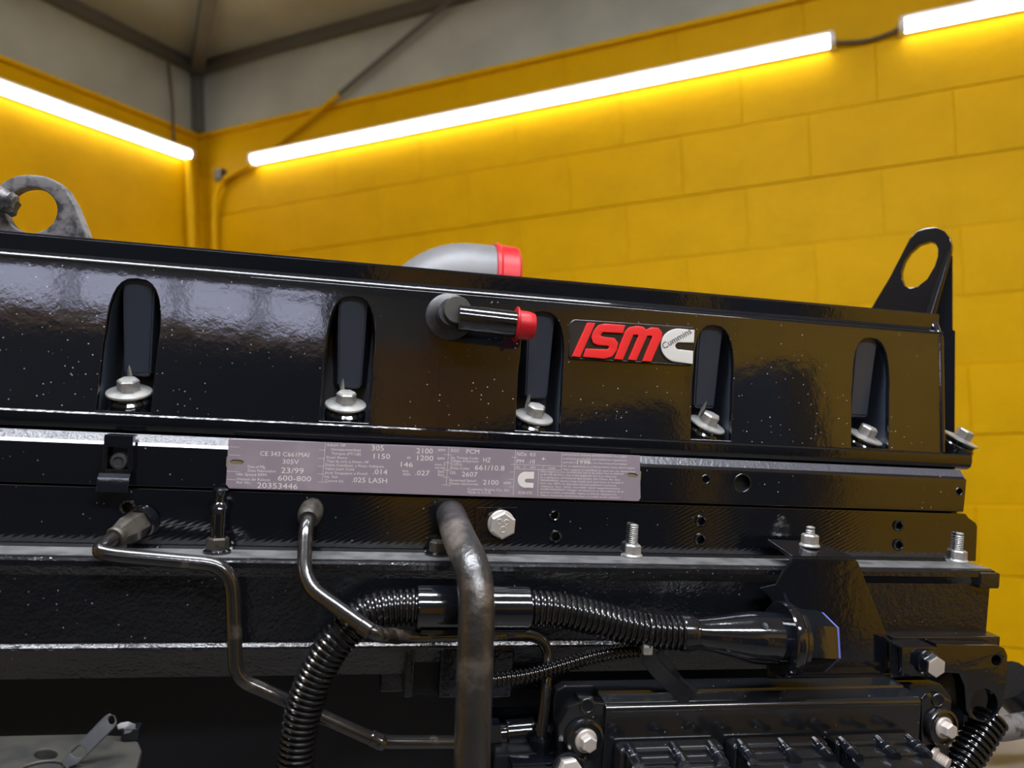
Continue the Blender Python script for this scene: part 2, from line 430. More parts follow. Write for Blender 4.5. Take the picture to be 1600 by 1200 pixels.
# LED battens
def batten(a, b, out, label, grp='wall mounted LED battens', power='led'):
    a = Vector(a); b = Vector(b); d = (b-a); L_ = d.length; d.normalize(); out = Vector(out)
    down = Vector((0, 0, -1))
    t = thing('led_batten', label, 'lamp', a, grp, room=True)
    def pr(prof, x0, x1):
        bm = bmesh.new(); A = [bm.verts.new(a+d*x0+out*y+down*z) for y, z in prof]; B = [bm.verts.new(a+d*x1+out*y+down*z) for y, z in prof]
        n = len(prof)
        for i in range(n): bm.faces.new((A[i], A[(i+1) % n], B[(i+1) % n], B[i]))
        bm.faces.new(A[::-1]); bm.faces.new(B); bmesh.ops.recalc_face_normals(bm, faces=bm.faces[:]); return bm
    obj('housing', pr([(.0, -.024), (.050, -.024), (.050, -.019), (.042, -.016), (.010, .0135), (0, .0135)], 0, L_), 'white', t)
    lens = [(.0425, -.016)] + [(.028+.0165*math.cos(x), -.002+.0165*math.sin(x)) for x in [math.radians(k) for k in range(-30, 150, 20)]] + [(.0105, .0135)]
    obj('lens', pr(lens, .012, L_-.012), power, t)
    cap = [(.0, -.027)]+[(.028+.021*math.cos(math.radians(k)), -.002+.021*math.sin(math.radians(k))) for k in range(-70, 130, 20)]+[(0, .02)]
    obj('end_cap', pr(cap, -.004, .012), 'white', t); obj('end_cap', pr(cap, L_-.012, L_+.004), 'white', t)
    return t
yo = YB-.03
A = wy(392, 246, yo); B = wy(1303, 70, yo); zl = (A.z+B.z)/2
batten((A.x, YB-.002, zl), (B.x, YB-.002, zl), (0, -1, 0), 'long lit white LED batten across the middle of the yellow block wall')
Cx = wy(1407, 48, yo).x
batten((Cx, YB-.002, zl), (XR-.15, YB-.002, zl), (0, -1, 0), 'lit LED batten at the upper right edge of the yellow block wall')
Lp = wx(298, 244, XL+.03)
batten((XL+.002, -1.0, Lp.z), (XL+.002, Lp.y, Lp.z), (1, 0, 0), 'lit LED batten on the left hand yellow wall')
zl2 = zl
tag(obj('linking_cable', sweep(smooth_path([(B.x-.005, YB-.02, zl), ((B.x*.6+Cx*.4), YB-.015, zl-.012), ((B.x*.3+Cx*.7), YB-.015, zl-.010), (Cx+.005, YB-.02, zl)]), .005, 8), 'cable', room=True),
    'short grey cable joining the two battens on the block wall', 'cable')
# ceiling lamps above and behind the viewer, hung parallel to the engine
def shop_light(a, b, label, w=.13):
    a = Vector((*a, ZC)); b = Vector((*b, ZC)); d = b-a; L_ = d.length
    t = thing('ceiling_lamp', label, 'lamp', (a+b)/2+Vector((0, 0, -.1)), 'ceiling lamps', room=True)
    t.rotation_euler = (0, 0, math.atan2(d.y, d.x))
    obj('housing', box(-L_/2, L_/2, -w-.015, w+.015, .055, .099, .004), 'white', t, local=True)
    obj('lens', box(-L_/2+.02, L_/2-.02, -w, w, .025, .054, .01), 'led2', t, local=True)
shop_light((-1.1, -.2), (.45, .85), 'wide ceiling lamp above the left half of the engine')
shop_light((.40, -1.05), (2.1, .05), 'wide ceiling lamp behind and to the right of the viewer')
# unseen cabinets added along the right hand wall for dark reflections in the cover
def cabinet(y0, y1, h, label):
    t = thing('added_cabinet', label, 'cabinet', (XR-.2, (y0+y1)/2, 0), 'unseen cabinets added for dark reflections', room=True)
    obj('body', box(XR-.42, XR-.01, y0, y1, .02, h, .006), 'door', t)
    ym = (y0+y1)/2
    for a, b in ((y0+.01, ym-.004), (ym+.004, y1-.01)):
        dd = obj('door', box(XR-.44, XR-.4195, a, b, .06, h-.03, .004), 'door', t)
        hy = b-.04 if b < ym else a+.04
        obj('handle', box(XR-.46, XR-.4405, hy-.008, hy+.008, h*.5, h*.5+.12, .003), 'zinc', dd)
cabinet(-.98, -.50, 1.98, 'tall dark cabinet added for its reflection, nearer the engine end')
cabinet(-2.75, -1.35, 1.88, 'wide dark cabinet added for its reflection, beside the added shutter')

# slanting brace on the back wall: grey above the lip, painted yellow below
br = thing('wall_brace', 'thin slanting rod from the ceiling down across the grey wall', 'brace', wy(432, 226, YB-.05), room=True)
g0 = wy(530, 147, YB-.05)
obj('lower_rod', sweep([wy(430, 228, YB-.02), g0], .010, 10), 'wallp', br)
obj('upper_rod', sweep([g0, wy(712, -6, YB-.06), wy(760, -45, YB-.06)], .010, 10), 'steel_dk', br)
# conduits down the corner
cz = wy(330, 262, YB-.03)
cd = thing('corner_conduit', 'yellow painted conduit bending down into the wall corner', 'conduit', (XL+.1, YB-.03, 0), room=True)
q = [wy(392, 258, YB-.03), wy(352, 276, YB-.03), wy(338, 300, YB-.03), wy(334, 340, YB-.03)]
q.append(Vector((q[-1].x, q[-1].y, .05)))
obj('pipe', sweep(fillet_path(q, .1), .012, 10), 'wallp', cd)
jb = wy(345, 274, YB-.03)
obj('junction_box', box(jb.x-.02, jb.x+.02, jb.y-.02, jb.y+.02, jb.z-.025, jb.z+.025, .004), 'cable', cd)
tag(obj('riser_pipe', sweep([Vector((XL+.03, YB-.09, .02)), Vector((XL+.03, YB-.09, wy(300, 262, YB).z))], .02, 12), 'wallp', room=True),
    'straight yellow painted riser pipe in the wall corner', 'pipe')
hz = wx(286, 245, XL+.02)
tag(obj('hanging_cable', sweep([Vector((XL+.02, YB-.18, ZC-.06)), Vector((XL+.025, YB-.17, (ZC+hz.z)/2)), Vector((XL+.02, YB-.16, hz.z))], .005, 8), 'cable', room=True),
    'thin dark cable hanging down the grey upper corner', 'cable')

# ------------------------------------------------------------------ engine: rocker cover
XA, XE = -.46, .573                          # left end (outside the frame) and right end of the cover
PITCH = [-.349, -.1815, -.0095, .1578, .3228, .4885]
FO = Vector((0, .660, -.0425)); FT = Vector((0, .672, .0765)); FU = (FT-FO).normalized(); FH = (FT-FO).length
FN = Vector((0, -FU.z, FU.y))
FM = frame(FO, (1, 0, 0), FU)                # face frame: local z points at the viewer
def onface(u, v, off=0):
    return pl(u, v, FO+FN*off, FN)
def slot_outline(cx, w=.0200, h0=.0022, h1=.1095, n=14):
    pts = [(cx-w*1.02, h0), (cx+w*.98, h0)]
    hs = h0+.064
    pts.append((cx+w*1.03, hs-.01))
    for i in range(n+1):
        a = PI*i/n
        ca, sa = math.cos(a), math.sin(a)
        pts.append((cx+.0012+w*math.copysign(abs(ca)**.72, ca), hs+(h1-hs)*abs(sa)**.85))
    pts.append((cx-w*1.0, hs-.01))
    return pts
cover = thing('rocker_cover', 'long glossy black rocker cover with arched bolt pockets', 'engine cover', (.06, .72, -.0572))
slots = [slot_outline(x) for x in PITCH]
TH = .005
fm = FM @ Matrix.Translation((0, 0, -TH))
obj('face_panel', flat([[(XA, 0), (XE-.004, 0), (XE-.004, FH), (XA, FH)]]+slots, TH, .0009, fm), 'gloss', cover)
crown = [(.6755, .0745), (.6722, .0762), (.6716, .0774), (.6726, .0784), (.6765, .0795), (.6786, .0810), (.6796, .0830), (.6794, .0948), (.6798, .0966), (.6808, .0974), (.80, .099), (.815, .094), (.822, .08), (.83, -.043), (.80, -.043), (.80, .07)]
bm = along_x(crown, XA, XE-.001); 
obj('crown', bm, 'gloss_clean', cover)
obj('end_wall', flat([[(.662, -.0425), (.8295, -.0425), (.821, .08), (.8, .097), (.69, .096), (.681, .09), (.674, .076)]], .006, .001, frame((XE-.0085, 0, 0), (0, 1, 0), (0, 0, 1))), 'gloss', cover)
obj('edge_bead', sweep([FO+Vector((XE-.004, .003, .001)), FO+FU*(FH-.004)+Vector((XE-.004, .003, 0)), Vector((XE-.004, .679, .0795)), Vector((XE-.005, .685, .0925))], .0042, 12), 'gloss_clean', cover)
fl = along_x([(.6570, -.0572), (.6535, -.0548), (.6520, -.050), (.6522, -.0434), (.6535, -.0422), (.845, -.0422), (.85, -.05), (.845, -.0572)], XA-.01, .597, .002)
obj('flange', fl, 'gloss_clean', cover)
for i, (cx, so) in enumerate(zip(PITCH, slots)):
    bm = bmesh.new(); D = .052
    a = [bm.verts.new(fm @ Vector((x, y, .0004))) for x, y in so]
    b = [bm.verts.new(fm @ Vector((cx+(x-cx)*1.0, y, -D))) for x, y in so]
    n = len(so)
    for k in range(n): bm.faces.new((a[k], b[k], b[(k+1) % n], a[(k+1) % n]))
    bm.faces.new(b)
    bmesh.ops.recalc_face_normals(bm, faces=bm.faces[:]); bmesh.ops.reverse_faces(bm, faces=bm.faces[:])
    pk = obj('bolt_pocket', bm, 'pocket', cover)
    # tapered faceted boss running down the back of the pocket
    def sec(z, wf, wb, yf, yb, sh=0): return [(cx+sh-wb, yb, z), (cx+sh-wf, yf, z), (cx+sh+wf, yf, z), (cx+sh+wb, yb, z)]
    ss = [sec(.0715, .0120, .0190, .6745, .720, .001), sec(.045, .0115, .0180, .6785, .720, .001), sec(-.0105, .0100, .0150, .6835, .720, .002), sec(-.0125, .0085, .0135, .6860, .720, .002)]
    bm = bmesh.new(); rr = [[bm.verts.new(q) for q in s] for s in ss]
    for s0, s1 in zip(rr, rr[1:]):
        for k in range(3): bm.faces.new((s0[k], s0[k+1], s1[k+1], s1[k]))
    bm.faces.new(rr[-1]); bmesh.ops.recalc_face_normals(bm, faces=bm.faces[:])
    es = [e for e in bm.edges if e.calc_length() > .02 and len(e.link_faces) == 2]
    bmesh.ops.bevel(bm, geom=es, offset=.0014, segments=2, affect='EDGES')
    obj('boss', bm, 'pocket', cover)

# cover bolts
def make_bolt():
    t = thing('cover_bolt', 'x', 'bolt', group='rocker cover bolts')
    I = Matrix.Identity(4)
    obj('grommet', lathe([(.0145, -.016), (.0168, -.014), (.0175, -.009), (.0172, -.0055), (.0150, -.0030), (.0160, -.0022), (.0160, 0)], I), 'gloss_clean', t, local=True)
    obj('washer', lathe([(.0170, 0), (.0176, .0008), (.0172, .0020), (.0120, .0030), (.0085, .0034)], I), 'zinc', t, local=True)
    obj('hex_head', hexhead(Matrix.Rotation(math.radians(8), 4, 'Z'), .0086, .0095, .0030), 'zinc', t, local=True)
    return t
b0 = make_bolt()
spots = [((202, 615), .674, 20, -2, 'zinc hex bolt with washer in the leftmost arched pocket'),
         ((540, 634), .674, 20, 1, 'zinc hex bolt with washer in the second pocket from the left'),
         ((834, 653), .674, 20, 6, 'zinc hex bolt with washer in the pocket below the red capped pipe'),
         ((1104, 665), .674, 22, 14, 'zinc hex bolt with washer in the pocket right of the badge'),
         ((1350, 684), .674, 20, 14, 'zinc hex bolt with washer in the rightmost pocket'),
         ((1500, 688), .690, 20, 18, 'zinc hex bolt on the flange past the right end of the cover')]
bolts = []
for i, (uv, Y, lean, roll, lab) in enumerate(spots):
    loc = p(uv[0], uv[1], Y); rot = (math.radians(lean), math.radians(roll), 0)
    if i == 0: b0.location = loc; b0.rotation_euler = rot; b0['label'] = lab; o = b0
    else: o = dup(b0, lab, loc, rot)
    bolts.append(o)
for o, (dx, dy, hh) in zip(bolts, [(-.001, .009, .018), (-.004, .007, .019), (-.007, .008, .016), (-.007, .008, .017)]):
    bm = bmesh.new()
    prof = [(.0013, 0), (.0017, .3), (.0019, .55), (.0011, .85), (.0002, 1.0)]
    prev = None
    for w_, h_ in prof:
        r_ = [bm.verts.new((dx-w_, dy, .003+h_*hh)), bm.verts.new((dx, dy-.0008, .003+h_*hh)), bm.verts.new((dx+w_, dy, .003+h_*hh)), bm.verts.new((dx, dy+.0008, .003+h_*hh))]
        if prev:
            for k in range(4): bm.faces.new((prev[k], prev[(k+1) % 4], r_[(k+1) % 4], r_[k]))
        prev = r_
    bm.faces.new(prev); bmesh.ops.recalc_face_normals(bm, faces=bm.faces[:])
    obj('peeled_sliver', bm, 'zinc', o, local=True)

# badge
bd = thing('badge', 'black rectangular badge with red letters and a silver C emblem', 'badge', onface(985, 570))
def bz(x, y): return (870+x/6.667, 480+y/6.667)
def face_plate(pts, off0, off1, bev, conv=bz, holes=()):
    inv = FM.inverted()
    f2 = lambda L_: [tuple((inv @ onface(*conv(*q), off1))[:2]) for q in L_]
    return flat([f2(pts)]+[f2(h) for h in holes], off1-off0, bev, FM @ Matrix.Translation((0, 0, off0)))
obj('backing', face_plate([(175, 128), (205, 125), (1405, 205), (1440, 235), (1425, 585), (1395, 612), (150, 540), (128, 515), (140, 160)], 0, .0022, .0006), 'badge', bd)
# raised rim
rim = [onface(*bz(*q), .0022) for q in [(190, 135), (1415, 213), (1432, 240), (1415, 585), (1395, 603), (150, 530), (137, 510), (150, 165), (190, 135)]]
obj('rim', sweep(rim, .0005, 6, caps=False), 'badge', bd)
Lt = {'I': [(320,160),(405,165),(245,520),(160,512)],
 'S': [(715,187),(500,170),(440,185),(385,245),(362,315),(378,370),(425,394),(535,403),(548,418),(530,440),(302,430),(273,518),(500,538),(575,515),(625,450),(642,375),(605,322),(475,306),(458,290),(482,260),(690,270)],
 'M': [(600,540),(715,250),(760,207),(840,193),(905,205),(935,234),(985,208),(1060,214),(1100,262),(1098,310),(985,568),(893,562),(995,312),(985,298),(945,298),(830,555),(745,548),(850,302),(845,288),(800,286),(690,548)]}
for k in 'ISM':
    cs = Lt[k]
    obj('letter', face_plate(cs, .0022, .0046, .0005), 'red', bd)
def arc(cx, cy, rx, ry, a0, a1, n): return [(cx+rx*math.cos(math.radians(a0+(a1-a0)*i/n)), cy+ry*math.sin(math.radians(a0+(a1-a0)*i/n))) for i in range(n+1)]
ce = [(1438, 238)] + arc(1265, 398, 178, 176, -88, -270, 18) + [(1418, 592), (1424, 456)] + arc(1282, 403, 46, 38, 80, 275, 10) + [(1430, 370)]
em = obj('emblem', face_plate(ce, .0022, .0044, .0005), 'silver', bd)
ta = onface(*bz(1118, 438), .00455); tb = onface(*bz(1408, 268), .00455)
obj('emblem_lettering', text_bm('Cummins', frame(ta, tb-ta, FU), width=(tb-ta).length, cap=.0058), 'ink', em)

# breather outlet with red cap
el = thing('breather_outlet', 'black round breather outlet with a side pipe on the cover face', 'pipe fitting', onface(702, 535))
o0 = onface(702, 495); ax = FN
bm = lathe([(.0208, 0), (.0206, .0015), (.0185, .0034), (.0130, .0060), (.0118, .010), (.0118, .024)], axis_frame(o0, ax), 36)
obj('domed_base', bm, 'satin', el)
o1 = o0+Vector((.0035, -.008, .002))
obj('stub', lathe([(.0118, -.006), (.0118, .0195), (.0110, .0208), (0, .0208)], axis_frame(o1, ax), 32), 'grime', el)
t0 = p(716, 497, .640); t1 = p(813, 508, .640)
obj('side_pipe', sweep([t0, t1], .0112, 24), 'gloss_clean', el)
tx = (t1-t0).normalized()
rc = lathe([(.0112, -.004), (.0150, -.0035), (.0155, -.0026), (.0150, -.0018), (.0125, -.0010), (.0124, .006), (.0118, .0095), (.0108, .0125), (.0095, .0132), (0, .0132)], axis_frame(t1-tx*.001, tx), 32)
tag(obj('pipe_dust_cap', rc, 'redcap'), 'small red plastic cap on the breather pipe end', 'cap')

# ------------------------------------------------------------------ rocker housing
hs = thing('rocker_housing', 'black rocker housing between the rocker cover and the cylinder head', 'engine housing', (.06, .72, -.100))
YH = .6430
hm = frame((0, YH+.006, 0), (1, 0, 0), (0, 0, 1))
def h2(u, v, Y): q = p(u, v, Y); return (q.x, q.z)
hole_px = [(1103, 749, 7), (1160, 755, 15), (1499, 768, 6.5)]
holes = []
for u, v, r in hole_px:
    a = h2(u, v, YH); rr = r*YH/F; holes.append((a[0], a[1], rr))
zt = -.0655
obj('front_panel', flat([[(XA, -.0972), (.5815, -.0972), (.582, -.093), (.583, zt), (XA, zt)]]+[circ(x, z, r) for x, z, r in holes], .006, .0008, hm), 'mach', hs)
obj('body', along_x([(YH+.0005, -.0656), (YH+.0095, -.0573), (.84, -.0573), (.84, -.0990), (YH+.008, -.0990), (YH+.0061, -.097), (YH+.0061, -.0658)], XA, .581), 'mach', hs)
obj('chamfer', along_x([(YH+.0002, -.0662), (YH+.0085, -.0575), (YH+.0095, -.0573), (YH+.006, -.067)], XA, .5825), 'chamfer', hs)
for x, z, r in holes:
    obj('bore', cup(FRONT((x, YH+.0052, z)), r*1.0, .0008, 24), 'deep', hs)
    obj('bore_rim', torus(FRONT((x, YH+.0002, z)), r*1.02, .0007), 'gloss_clean', hs)

# data plate
dp = thing('data_plate', 'lilac engraved engine data plate with worn lettering', 'plate', p(680, 775, .6412))
YP = .6412
corners = [(357, 686), (700, 698), (1000, 712), (1001, 778), (998, 783), (700, 774), (358, 763), (353, 757)]
hls = [[(359, 721), (364, 718), (378, 719), (381, 722), (378, 726), (364, 726), (359, 724)], [(979, 742), (983, 739), (994, 740), (997, 743), (994, 747), (983, 746)]]
obj('plate_body', plate_px(corners, hls, (0, YP, -.08), (0, -1, 0), .0010, .0002), 'plate', dp)
for c_ in ((370, 722), (988, 743)):
    q = p(c_[0], c_[1], YP+.0012); obj('slot_back', box(q.x-.008, q.x+.008, q.y-.0001, q.y+.0006, q.z-.004, q.z+.004), 'slot', dp)
bm = bmesh.new()
def tx1(s, u, v, w, cap):                    # u, v in pixels: left end and baseline
    a = p(u, v, YP-.00015); slope = 20/645
    b = p(u+w, v+w*slope, YP-.00015)
    join(bm, text_bm(s, frame(a, b-a, (0, 0, 1)), width=(b-a).length, cap=cap*YP/F))
def z1(x, y): return (350+x/4.706, 680+y/4.706)
def z2(x, y): return (670+x/4.706, 680+y/4.706)
for zf, s, x, y, w, cap in [
    (z1, 'CE 343 C661MAI', 265, 150, 360, 32), (z1, '305V', 430, 210, 120, 34), (z1, 'Date of Mfg.', 175, 240, 130, 20), (z1, 'Date Fabrication', 175, 268, 205, 18), (z1, '23/99', 420, 278, 165, 40),
    (z1, 'Idle Speed RPM', 92, 295, 220, 18), (z1, 'Vitesse de Ralenti', 92, 330, 245, 18), (z1, 'Ref. No.', 92, 355, 105, 18), (z1, '600-800', 395, 333, 245, 38), (z1, '20353446', 242, 388, 298, 40),
    (z1, 'Advert. HP', 755, 80, 140, 18), (z1, 'Horsepower(kw)', 790, 112, 215, 18), (z1, 'Torque (FT-LB)', 790, 142, 215, 18), (z1, 'Fuel Rate', 755, 170, 150, 16), (z1, 'Taux de carb. a Advert. HP', 755, 198, 310, 18), (z1, 'Debit Combust. a Puiss. Indiquee', 745, 226, 430, 18), (z1, 'Valve Lash Cold', 740, 254, 215, 18), (z1, 'Jeux Soupapes a Froid', 740, 283, 310, 18), (z1, 'Inj. Set', 740, 312, 95, 18), (z1, 'Course Inj.', 740, 342, 140, 18),
    (z1, '305', 1085, 112, 90, 38), (z1, '1150', 1100, 172, 120, 38), (z1, '2100', 1415, 132, 120, 38), (z1, '1200', 1420, 185, 118, 38), (z1, 'at', 1345, 172, 28, 20), (z1, '146', 1300, 232, 88, 36), (z1, '.014', 1095, 286, 105, 36), (z1, '.027', 1405, 294, 105, 36), (z1, 'Int.', 1315, 270, 45, 18), (z1, 'Adm.', 1315, 295, 60, 18), (z1, '.025 LASH', 940, 345, 258, 36),
    (z2, 'RPM', 70, 118, 50, 18), (z2, 'RPM', 65, 180, 50, 18), (z2, 'mm 3', 45, 222, 75, 16), (z2, 'stroke', 45, 245, 75, 16), (z2, 'Exh.', 68, 275, 48, 18), (z2, 'Ech.', 68, 300, 48, 18),
    (z2, 'EGC', 165, 122, 60, 22), (z2, 'PCM', 275, 135, 95, 34), (z2, 'Inj. Timing Code', 162, 172, 200, 18), (z2, 'Calage d\'injection', 160, 195, 205, 18), (z2, 'HZ', 400, 198, 55, 34), (z2, 'C.I.D./L', 160, 222, 85, 20), (z2, 'Prise Cubic', 160, 250, 140, 18), (z2, '661/10.8', 338, 255, 218, 38), (z2, 'CPL', 155, 285, 45, 20), (z2, '2607', 242, 303, 115, 36), (z2, 'Governed Speed', 150, 338, 195, 18), (z2, 'Vitesse Gouvernee', 148, 362, 215, 18), (z2, '2100', 398, 362, 115, 36), (z2, 'RPM', 552, 360, 50, 18), (z2, 'Cummins Engine Co., Inc.', 285, 405, 310, 20), (z2, 'Made in U.S.A.', 285, 428, 175, 18),
    (z2, 'NOx  4.0', 648, 152, 135, 30), (z2, 'PM  .10', 645, 205, 135, 30), (z2, '+', 825, 190, 35, 34), (z2, 'FEL', 640, 240, 30, 14), (z2, 'EPA', 750, 243, 35, 14), (z2, 'CARB', 880, 248, 50, 14), (z2, '3C81273', 655, 432, 102, 22), (z2, '1999', 1090, 212, 95, 32)]:
    u, v = zf(x, y); tx1(s, u, v, w/4.706, cap/4.706)
fine = ['IMPORTANT ENGINE INFORMATION This engine', 'conforms to US EPA and California regulations', 'applicable to          Model Year New Heavy Duty Engines', 'has an application as a Heavy Heavy Duty diesel engine', 'This engine is certified to operate on diesel fuel',
        'This engine is not certified for use in an urban bus as defined', 'at 40 CFR 86.093-2. Sale of this engine for use in an urban bus', 'is a violation of Federal law under the Clean Air Act', 'WARNING: Injury may result and warranty is voided if', 'fuel rate, RPM, or altitudes exceed published maximum', 'values for this model and application', 'AVERTISSEMENT: Danger de blessures et d\'annulation de la', 'garantie si debit combustible, regime ou altitude, depassent les', 'valeurs maximales enumerees pour ce modele et son utilisation']
for i, s in enumerate(fine):
    x0 = 985 if i < 5 else 820; u, v = z2(x0, (150+i*27) if i < 5 else (272+(i-5)*21.5+(i-5)*.3))
    tx1(s, u, v, (470 if i < 3 else 530 if i < 5 else 560+(i % 3)*25)/4.706, 14/4.706)
def line(zf, x0, y0, x1, y1, w=.5):
    a = p(*zf(x0, y0), YP-.00015); b = p(*zf(x1, y1), YP-.00015); d = (b-a).normalized(); nrm = Vector((-d.z, 0, d.x))*w*YP/F/2
    f = [bm.verts.new(q) for q in (a-nrm, b-nrm, b+nrm, a+nrm)]; bm.faces.new(f)
for x0, y0, x1, y1 in [(38, 85, 110, 88), (38, 145, 120, 149), (20, 265, 110, 268), (20, 325, 90, 328), (745, 60, 722, 345), (700, 108, 745, 110), (695, 170, 740, 171), (690, 228, 738, 229), (690, 285, 735, 286), (690, 343, 760, 347)]: line(z1, x0, y0, x1, y1)
for x0, y0, x1, y1 in [(148, 90, 128, 365), (110, 142, 170, 146), (110, 200, 160, 203), (105, 255, 160, 258), (105, 308, 155, 312), (98, 364, 160, 368), (638, 108, 620, 440), (610, 162, 650, 163), (605, 213, 978, 228), (628, 246, 975, 258), (978, 128, 975, 258), (705, 220, 703, 250), (842, 225, 840, 253), (808, 255, 800, 450), (595, 270, 625, 271), (590, 323, 622, 324), (590, 380, 620, 381)]: line(z2, x0, y0, x1, y1)
obj('lettering', bm, 'print', dp, smooth=False)
cz_ = [(775, 270)] + arc(712, 328, 58, 59, -75, -285, 14) + [(768, 388), (770, 352)] + arc(722, 335, 16, 15, 80, 280, 6) + [(772, 320)]
pts = [z2(*q) for q in cz_]
obj('emblem', plate_px(pts, [], (0, YP-.0003, -.08), (0, -1, 0), .0003, 0), 'print', dp, smooth=False)

# ------------------------------------------------------------------ cylinder head band
hd = thing('cylinder_head', 'black cylinder head with a machined band of threaded holes', 'cylinder head', (.06, .72, -.1455))
YK = .6455
hh = []
for u, v, r in [(866, 805, 7), (868, 838, 8), (1095, 814, 7.5), (1094, 843, 8), (1403, 821, 7.5), (1403, 851, 8), (200, 793, 8.5)]:
    a = h2(u, v, YK); hh.append((a[0], a[1], r*YK/F))
km = frame((0, YK+.006, 0), (1, 0, 0), (0, 0, 1))
er = [(XA, -.1455), (.6015, -.1455), (.6005, -.111), (.598, -.1075), (.590, -.1030), (.5865, -.0992), (XA, -.0992)]
obj('front_band', flat([er]+[circ(x, z, r*.8) for x, z, r in hh], .006, .0008, km), 'head', hd)
obj('body', box(XA, .588, YK+.0062, .85, -.1455, -.0992), 'mach', hd)
for x, z, r in hh:
    obj('bore', cup(FRONT((x, YK+.0055, z)), r*.82, .0006, 20), 'rust', hd)
    obj('bore_rim', lathe([(r*.78, .0), (r*.8, .0020), (r*1.0, .0028), (r*1.28, .0016), (r*1.36, 0)], FRONT((x, YK, z)), 24, closed=True), 'gloss_clean', hd)
# square machined pad with a large bolt
pad = plate_px([(742, 793), (808, 793), (807, 841), (742, 842)], [], (0, YK-.0012, 0), (0, -1, 0), .0015, .0003)
obj('machined_pad', pad, 'gloss_clean', hd)
bb = thing('large_bolt', 'large pale hex bolt on a square pad beside the thick pipe', 'bolt', p(784, 838, YK-.002))
q = p(783, 818, YK-.0015); bmx = FRONT(q) @ Matrix.Rotation(math.radians(28), 4, 'Z')
obj('flange', lathe([(.0118, 0), (.0118, .0015), (.0108, .0026)], bmx), 'zincpale', bb)
obj('hex_head', hexhead(bmx, .0116, .0085, .0024), 'zincpale', bb)
for dx, dz, r in ((-.0037, .0035, .0021), (.0023, .0032, .0021), (.0, -.0030, .0025)):
    obj('stamped_mark', torus(FRONT(q+Vector((dx, -.0109, dz))), r, .00035, 16, 6), 'zincpale', bb)

# ------------------------------------------------------------------ manifold with ledge
mf = thing('intake_manifold', 'long black intake manifold with a flat ledge under the head', 'manifold', (.06, .66, -.245))
prof = [(.700, -.1456), (.6145, -.1456), (.6115, -.1462), (.6100, -.1480), (.6100, -.1520), (.6120, -.1545), (.6160, -.1600), (.6172, -.2090), (.6165, -.2112), (.6140, -.2133), (.6136, -.2150), (.6330, -.2430), (.640, -.2450), (.70, -.2450)]
obj('body', along_x(prof, XA, .5915, .0018), 'cast', mf)
obj('ledge_top', box(XA, .5895, .6150, YK-.0036, -.1456, -.1452), 'dusty', mf)
obj('ledge_lip', along_x([(YK-.0005, -.1458), (YK-.0005, -.1428), (YK-.0018, -.1430), (YK-.0042, -.1456)], XA, .59), 'gloss_clean', mf)
ear = p(1553, 900, .610)
obj('end_rib', box(.572, .5945, .6085, .66, -.1625, -.1475, .002), 'cast', mf)
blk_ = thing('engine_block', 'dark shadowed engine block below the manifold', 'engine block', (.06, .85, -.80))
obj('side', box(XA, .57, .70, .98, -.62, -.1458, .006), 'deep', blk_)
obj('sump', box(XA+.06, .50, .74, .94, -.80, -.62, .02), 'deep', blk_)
# ribbed casting behind the thick pipe
rcg = thing('rib_casting', 'black ribbed casting in the shade behind the thick pipe', 'casting', p(680, 1120, .64))
a = p(600, 1018, .625); b = p(868, 1100, .625)
obj('web', box(a.x, b.x, .655, .70, b.z, -.2455, .002), 'cast', rcg)
for u0, u1 in ((634, 645), (689, 716), (772, 800)):
    a = p(u0, 1018, .614); b = p(u1, 1091, .614); obj('rib', box(a.x, b.x, .614, .656, b.z, -.2160, .002), 'cast', rcg)
a = p(645, 1018, .62); b = p(690, 1091, .62); obj('recess', box(a.x, b.x, .624, .656, b.z+.001, -.2185, .001), 'deep', rcg)

# ------------------------------------------------------------------ nuts and studs on the ledge
def thread(r, h, z0, pitch=.0017):
    n = int(h/pitch); pr = []
    for i in range(n): pr += [(r, z0+i*pitch), (r*.80, z0+(i+.5)*pitch)]
    pr += [(r*.95, z0+h), (r*.6, z0+h+.0008), (0, z0+h+.0008)]
    return pr
def stud(label, loc, hstud, m='zinc', mth='zinc'):
    t = thing('stud_nut', label, 'nut', loc, 'flange nuts along the ledge')
    I = Matrix.Identity(4)
    obj('washer_face', lathe([(.0090, 0), (.0090, .0010), (.0078, .0024)], I, 28), m, t, local=True)
    obj('hex_nut', hexhead(Matrix.Rotation(.35, 4, 'Z'), .0076, .0085, .0022), m, t, local=True)
    obj('threaded_stud', lathe(thread(.0041, hstud, .0105), I, 20), mth, t, local=True)
    return t
ZL = -.1451
def onledge(u, v): return pz(u, v, ZL)
q = onledge(988, 869); stud('zinc flange nut on a tall stud midway along the ledge', (q.x, q.y, ZL), .017)
q = onledge(1497, 877); stud('zinc flange nut on a stud at the right end of the ledge', (q.x, q.y, ZL), .0165)
# painted bolt with knobbed shank
t = thing('ledge_bolt', 'black dipped stud with a pale chipped nut at the left of the ledge', 'bolt', (0, 0, 0))
q = onledge(339, 863); t.location = (q.x, q.y, ZL)
I = Matrix.Identity(4)
obj('washer', lathe([(.0105, 0), (.0105, .0018), (.0085, .0030)], I), 'gloss_clean', t, local=True)
obj('hex_nut', hexhead(Matrix.Rotation(.3, 4, 'Z'), .0085, .0095, .0026), 'rust', t, local=True)
obj('dipped_stud', lathe([(.0060, .010), (.0058, .0300), (.0066, .0325), (.0070, .0350), (.0058, .0375), (.0036, .0395), (.0034, .0430), (.0052, .0470), (.0058, .0490), (.0040, .0500), (0, .0495)], I), 'gloss_clean', t, local=True)
t = thing('ledge_bolt', 'short rusty hex bolt on the ledge left of the thick pipe', 'bolt', (0, 0, 0))
q = onledge(684, 866); t.location = (q.x, q.y, ZL)
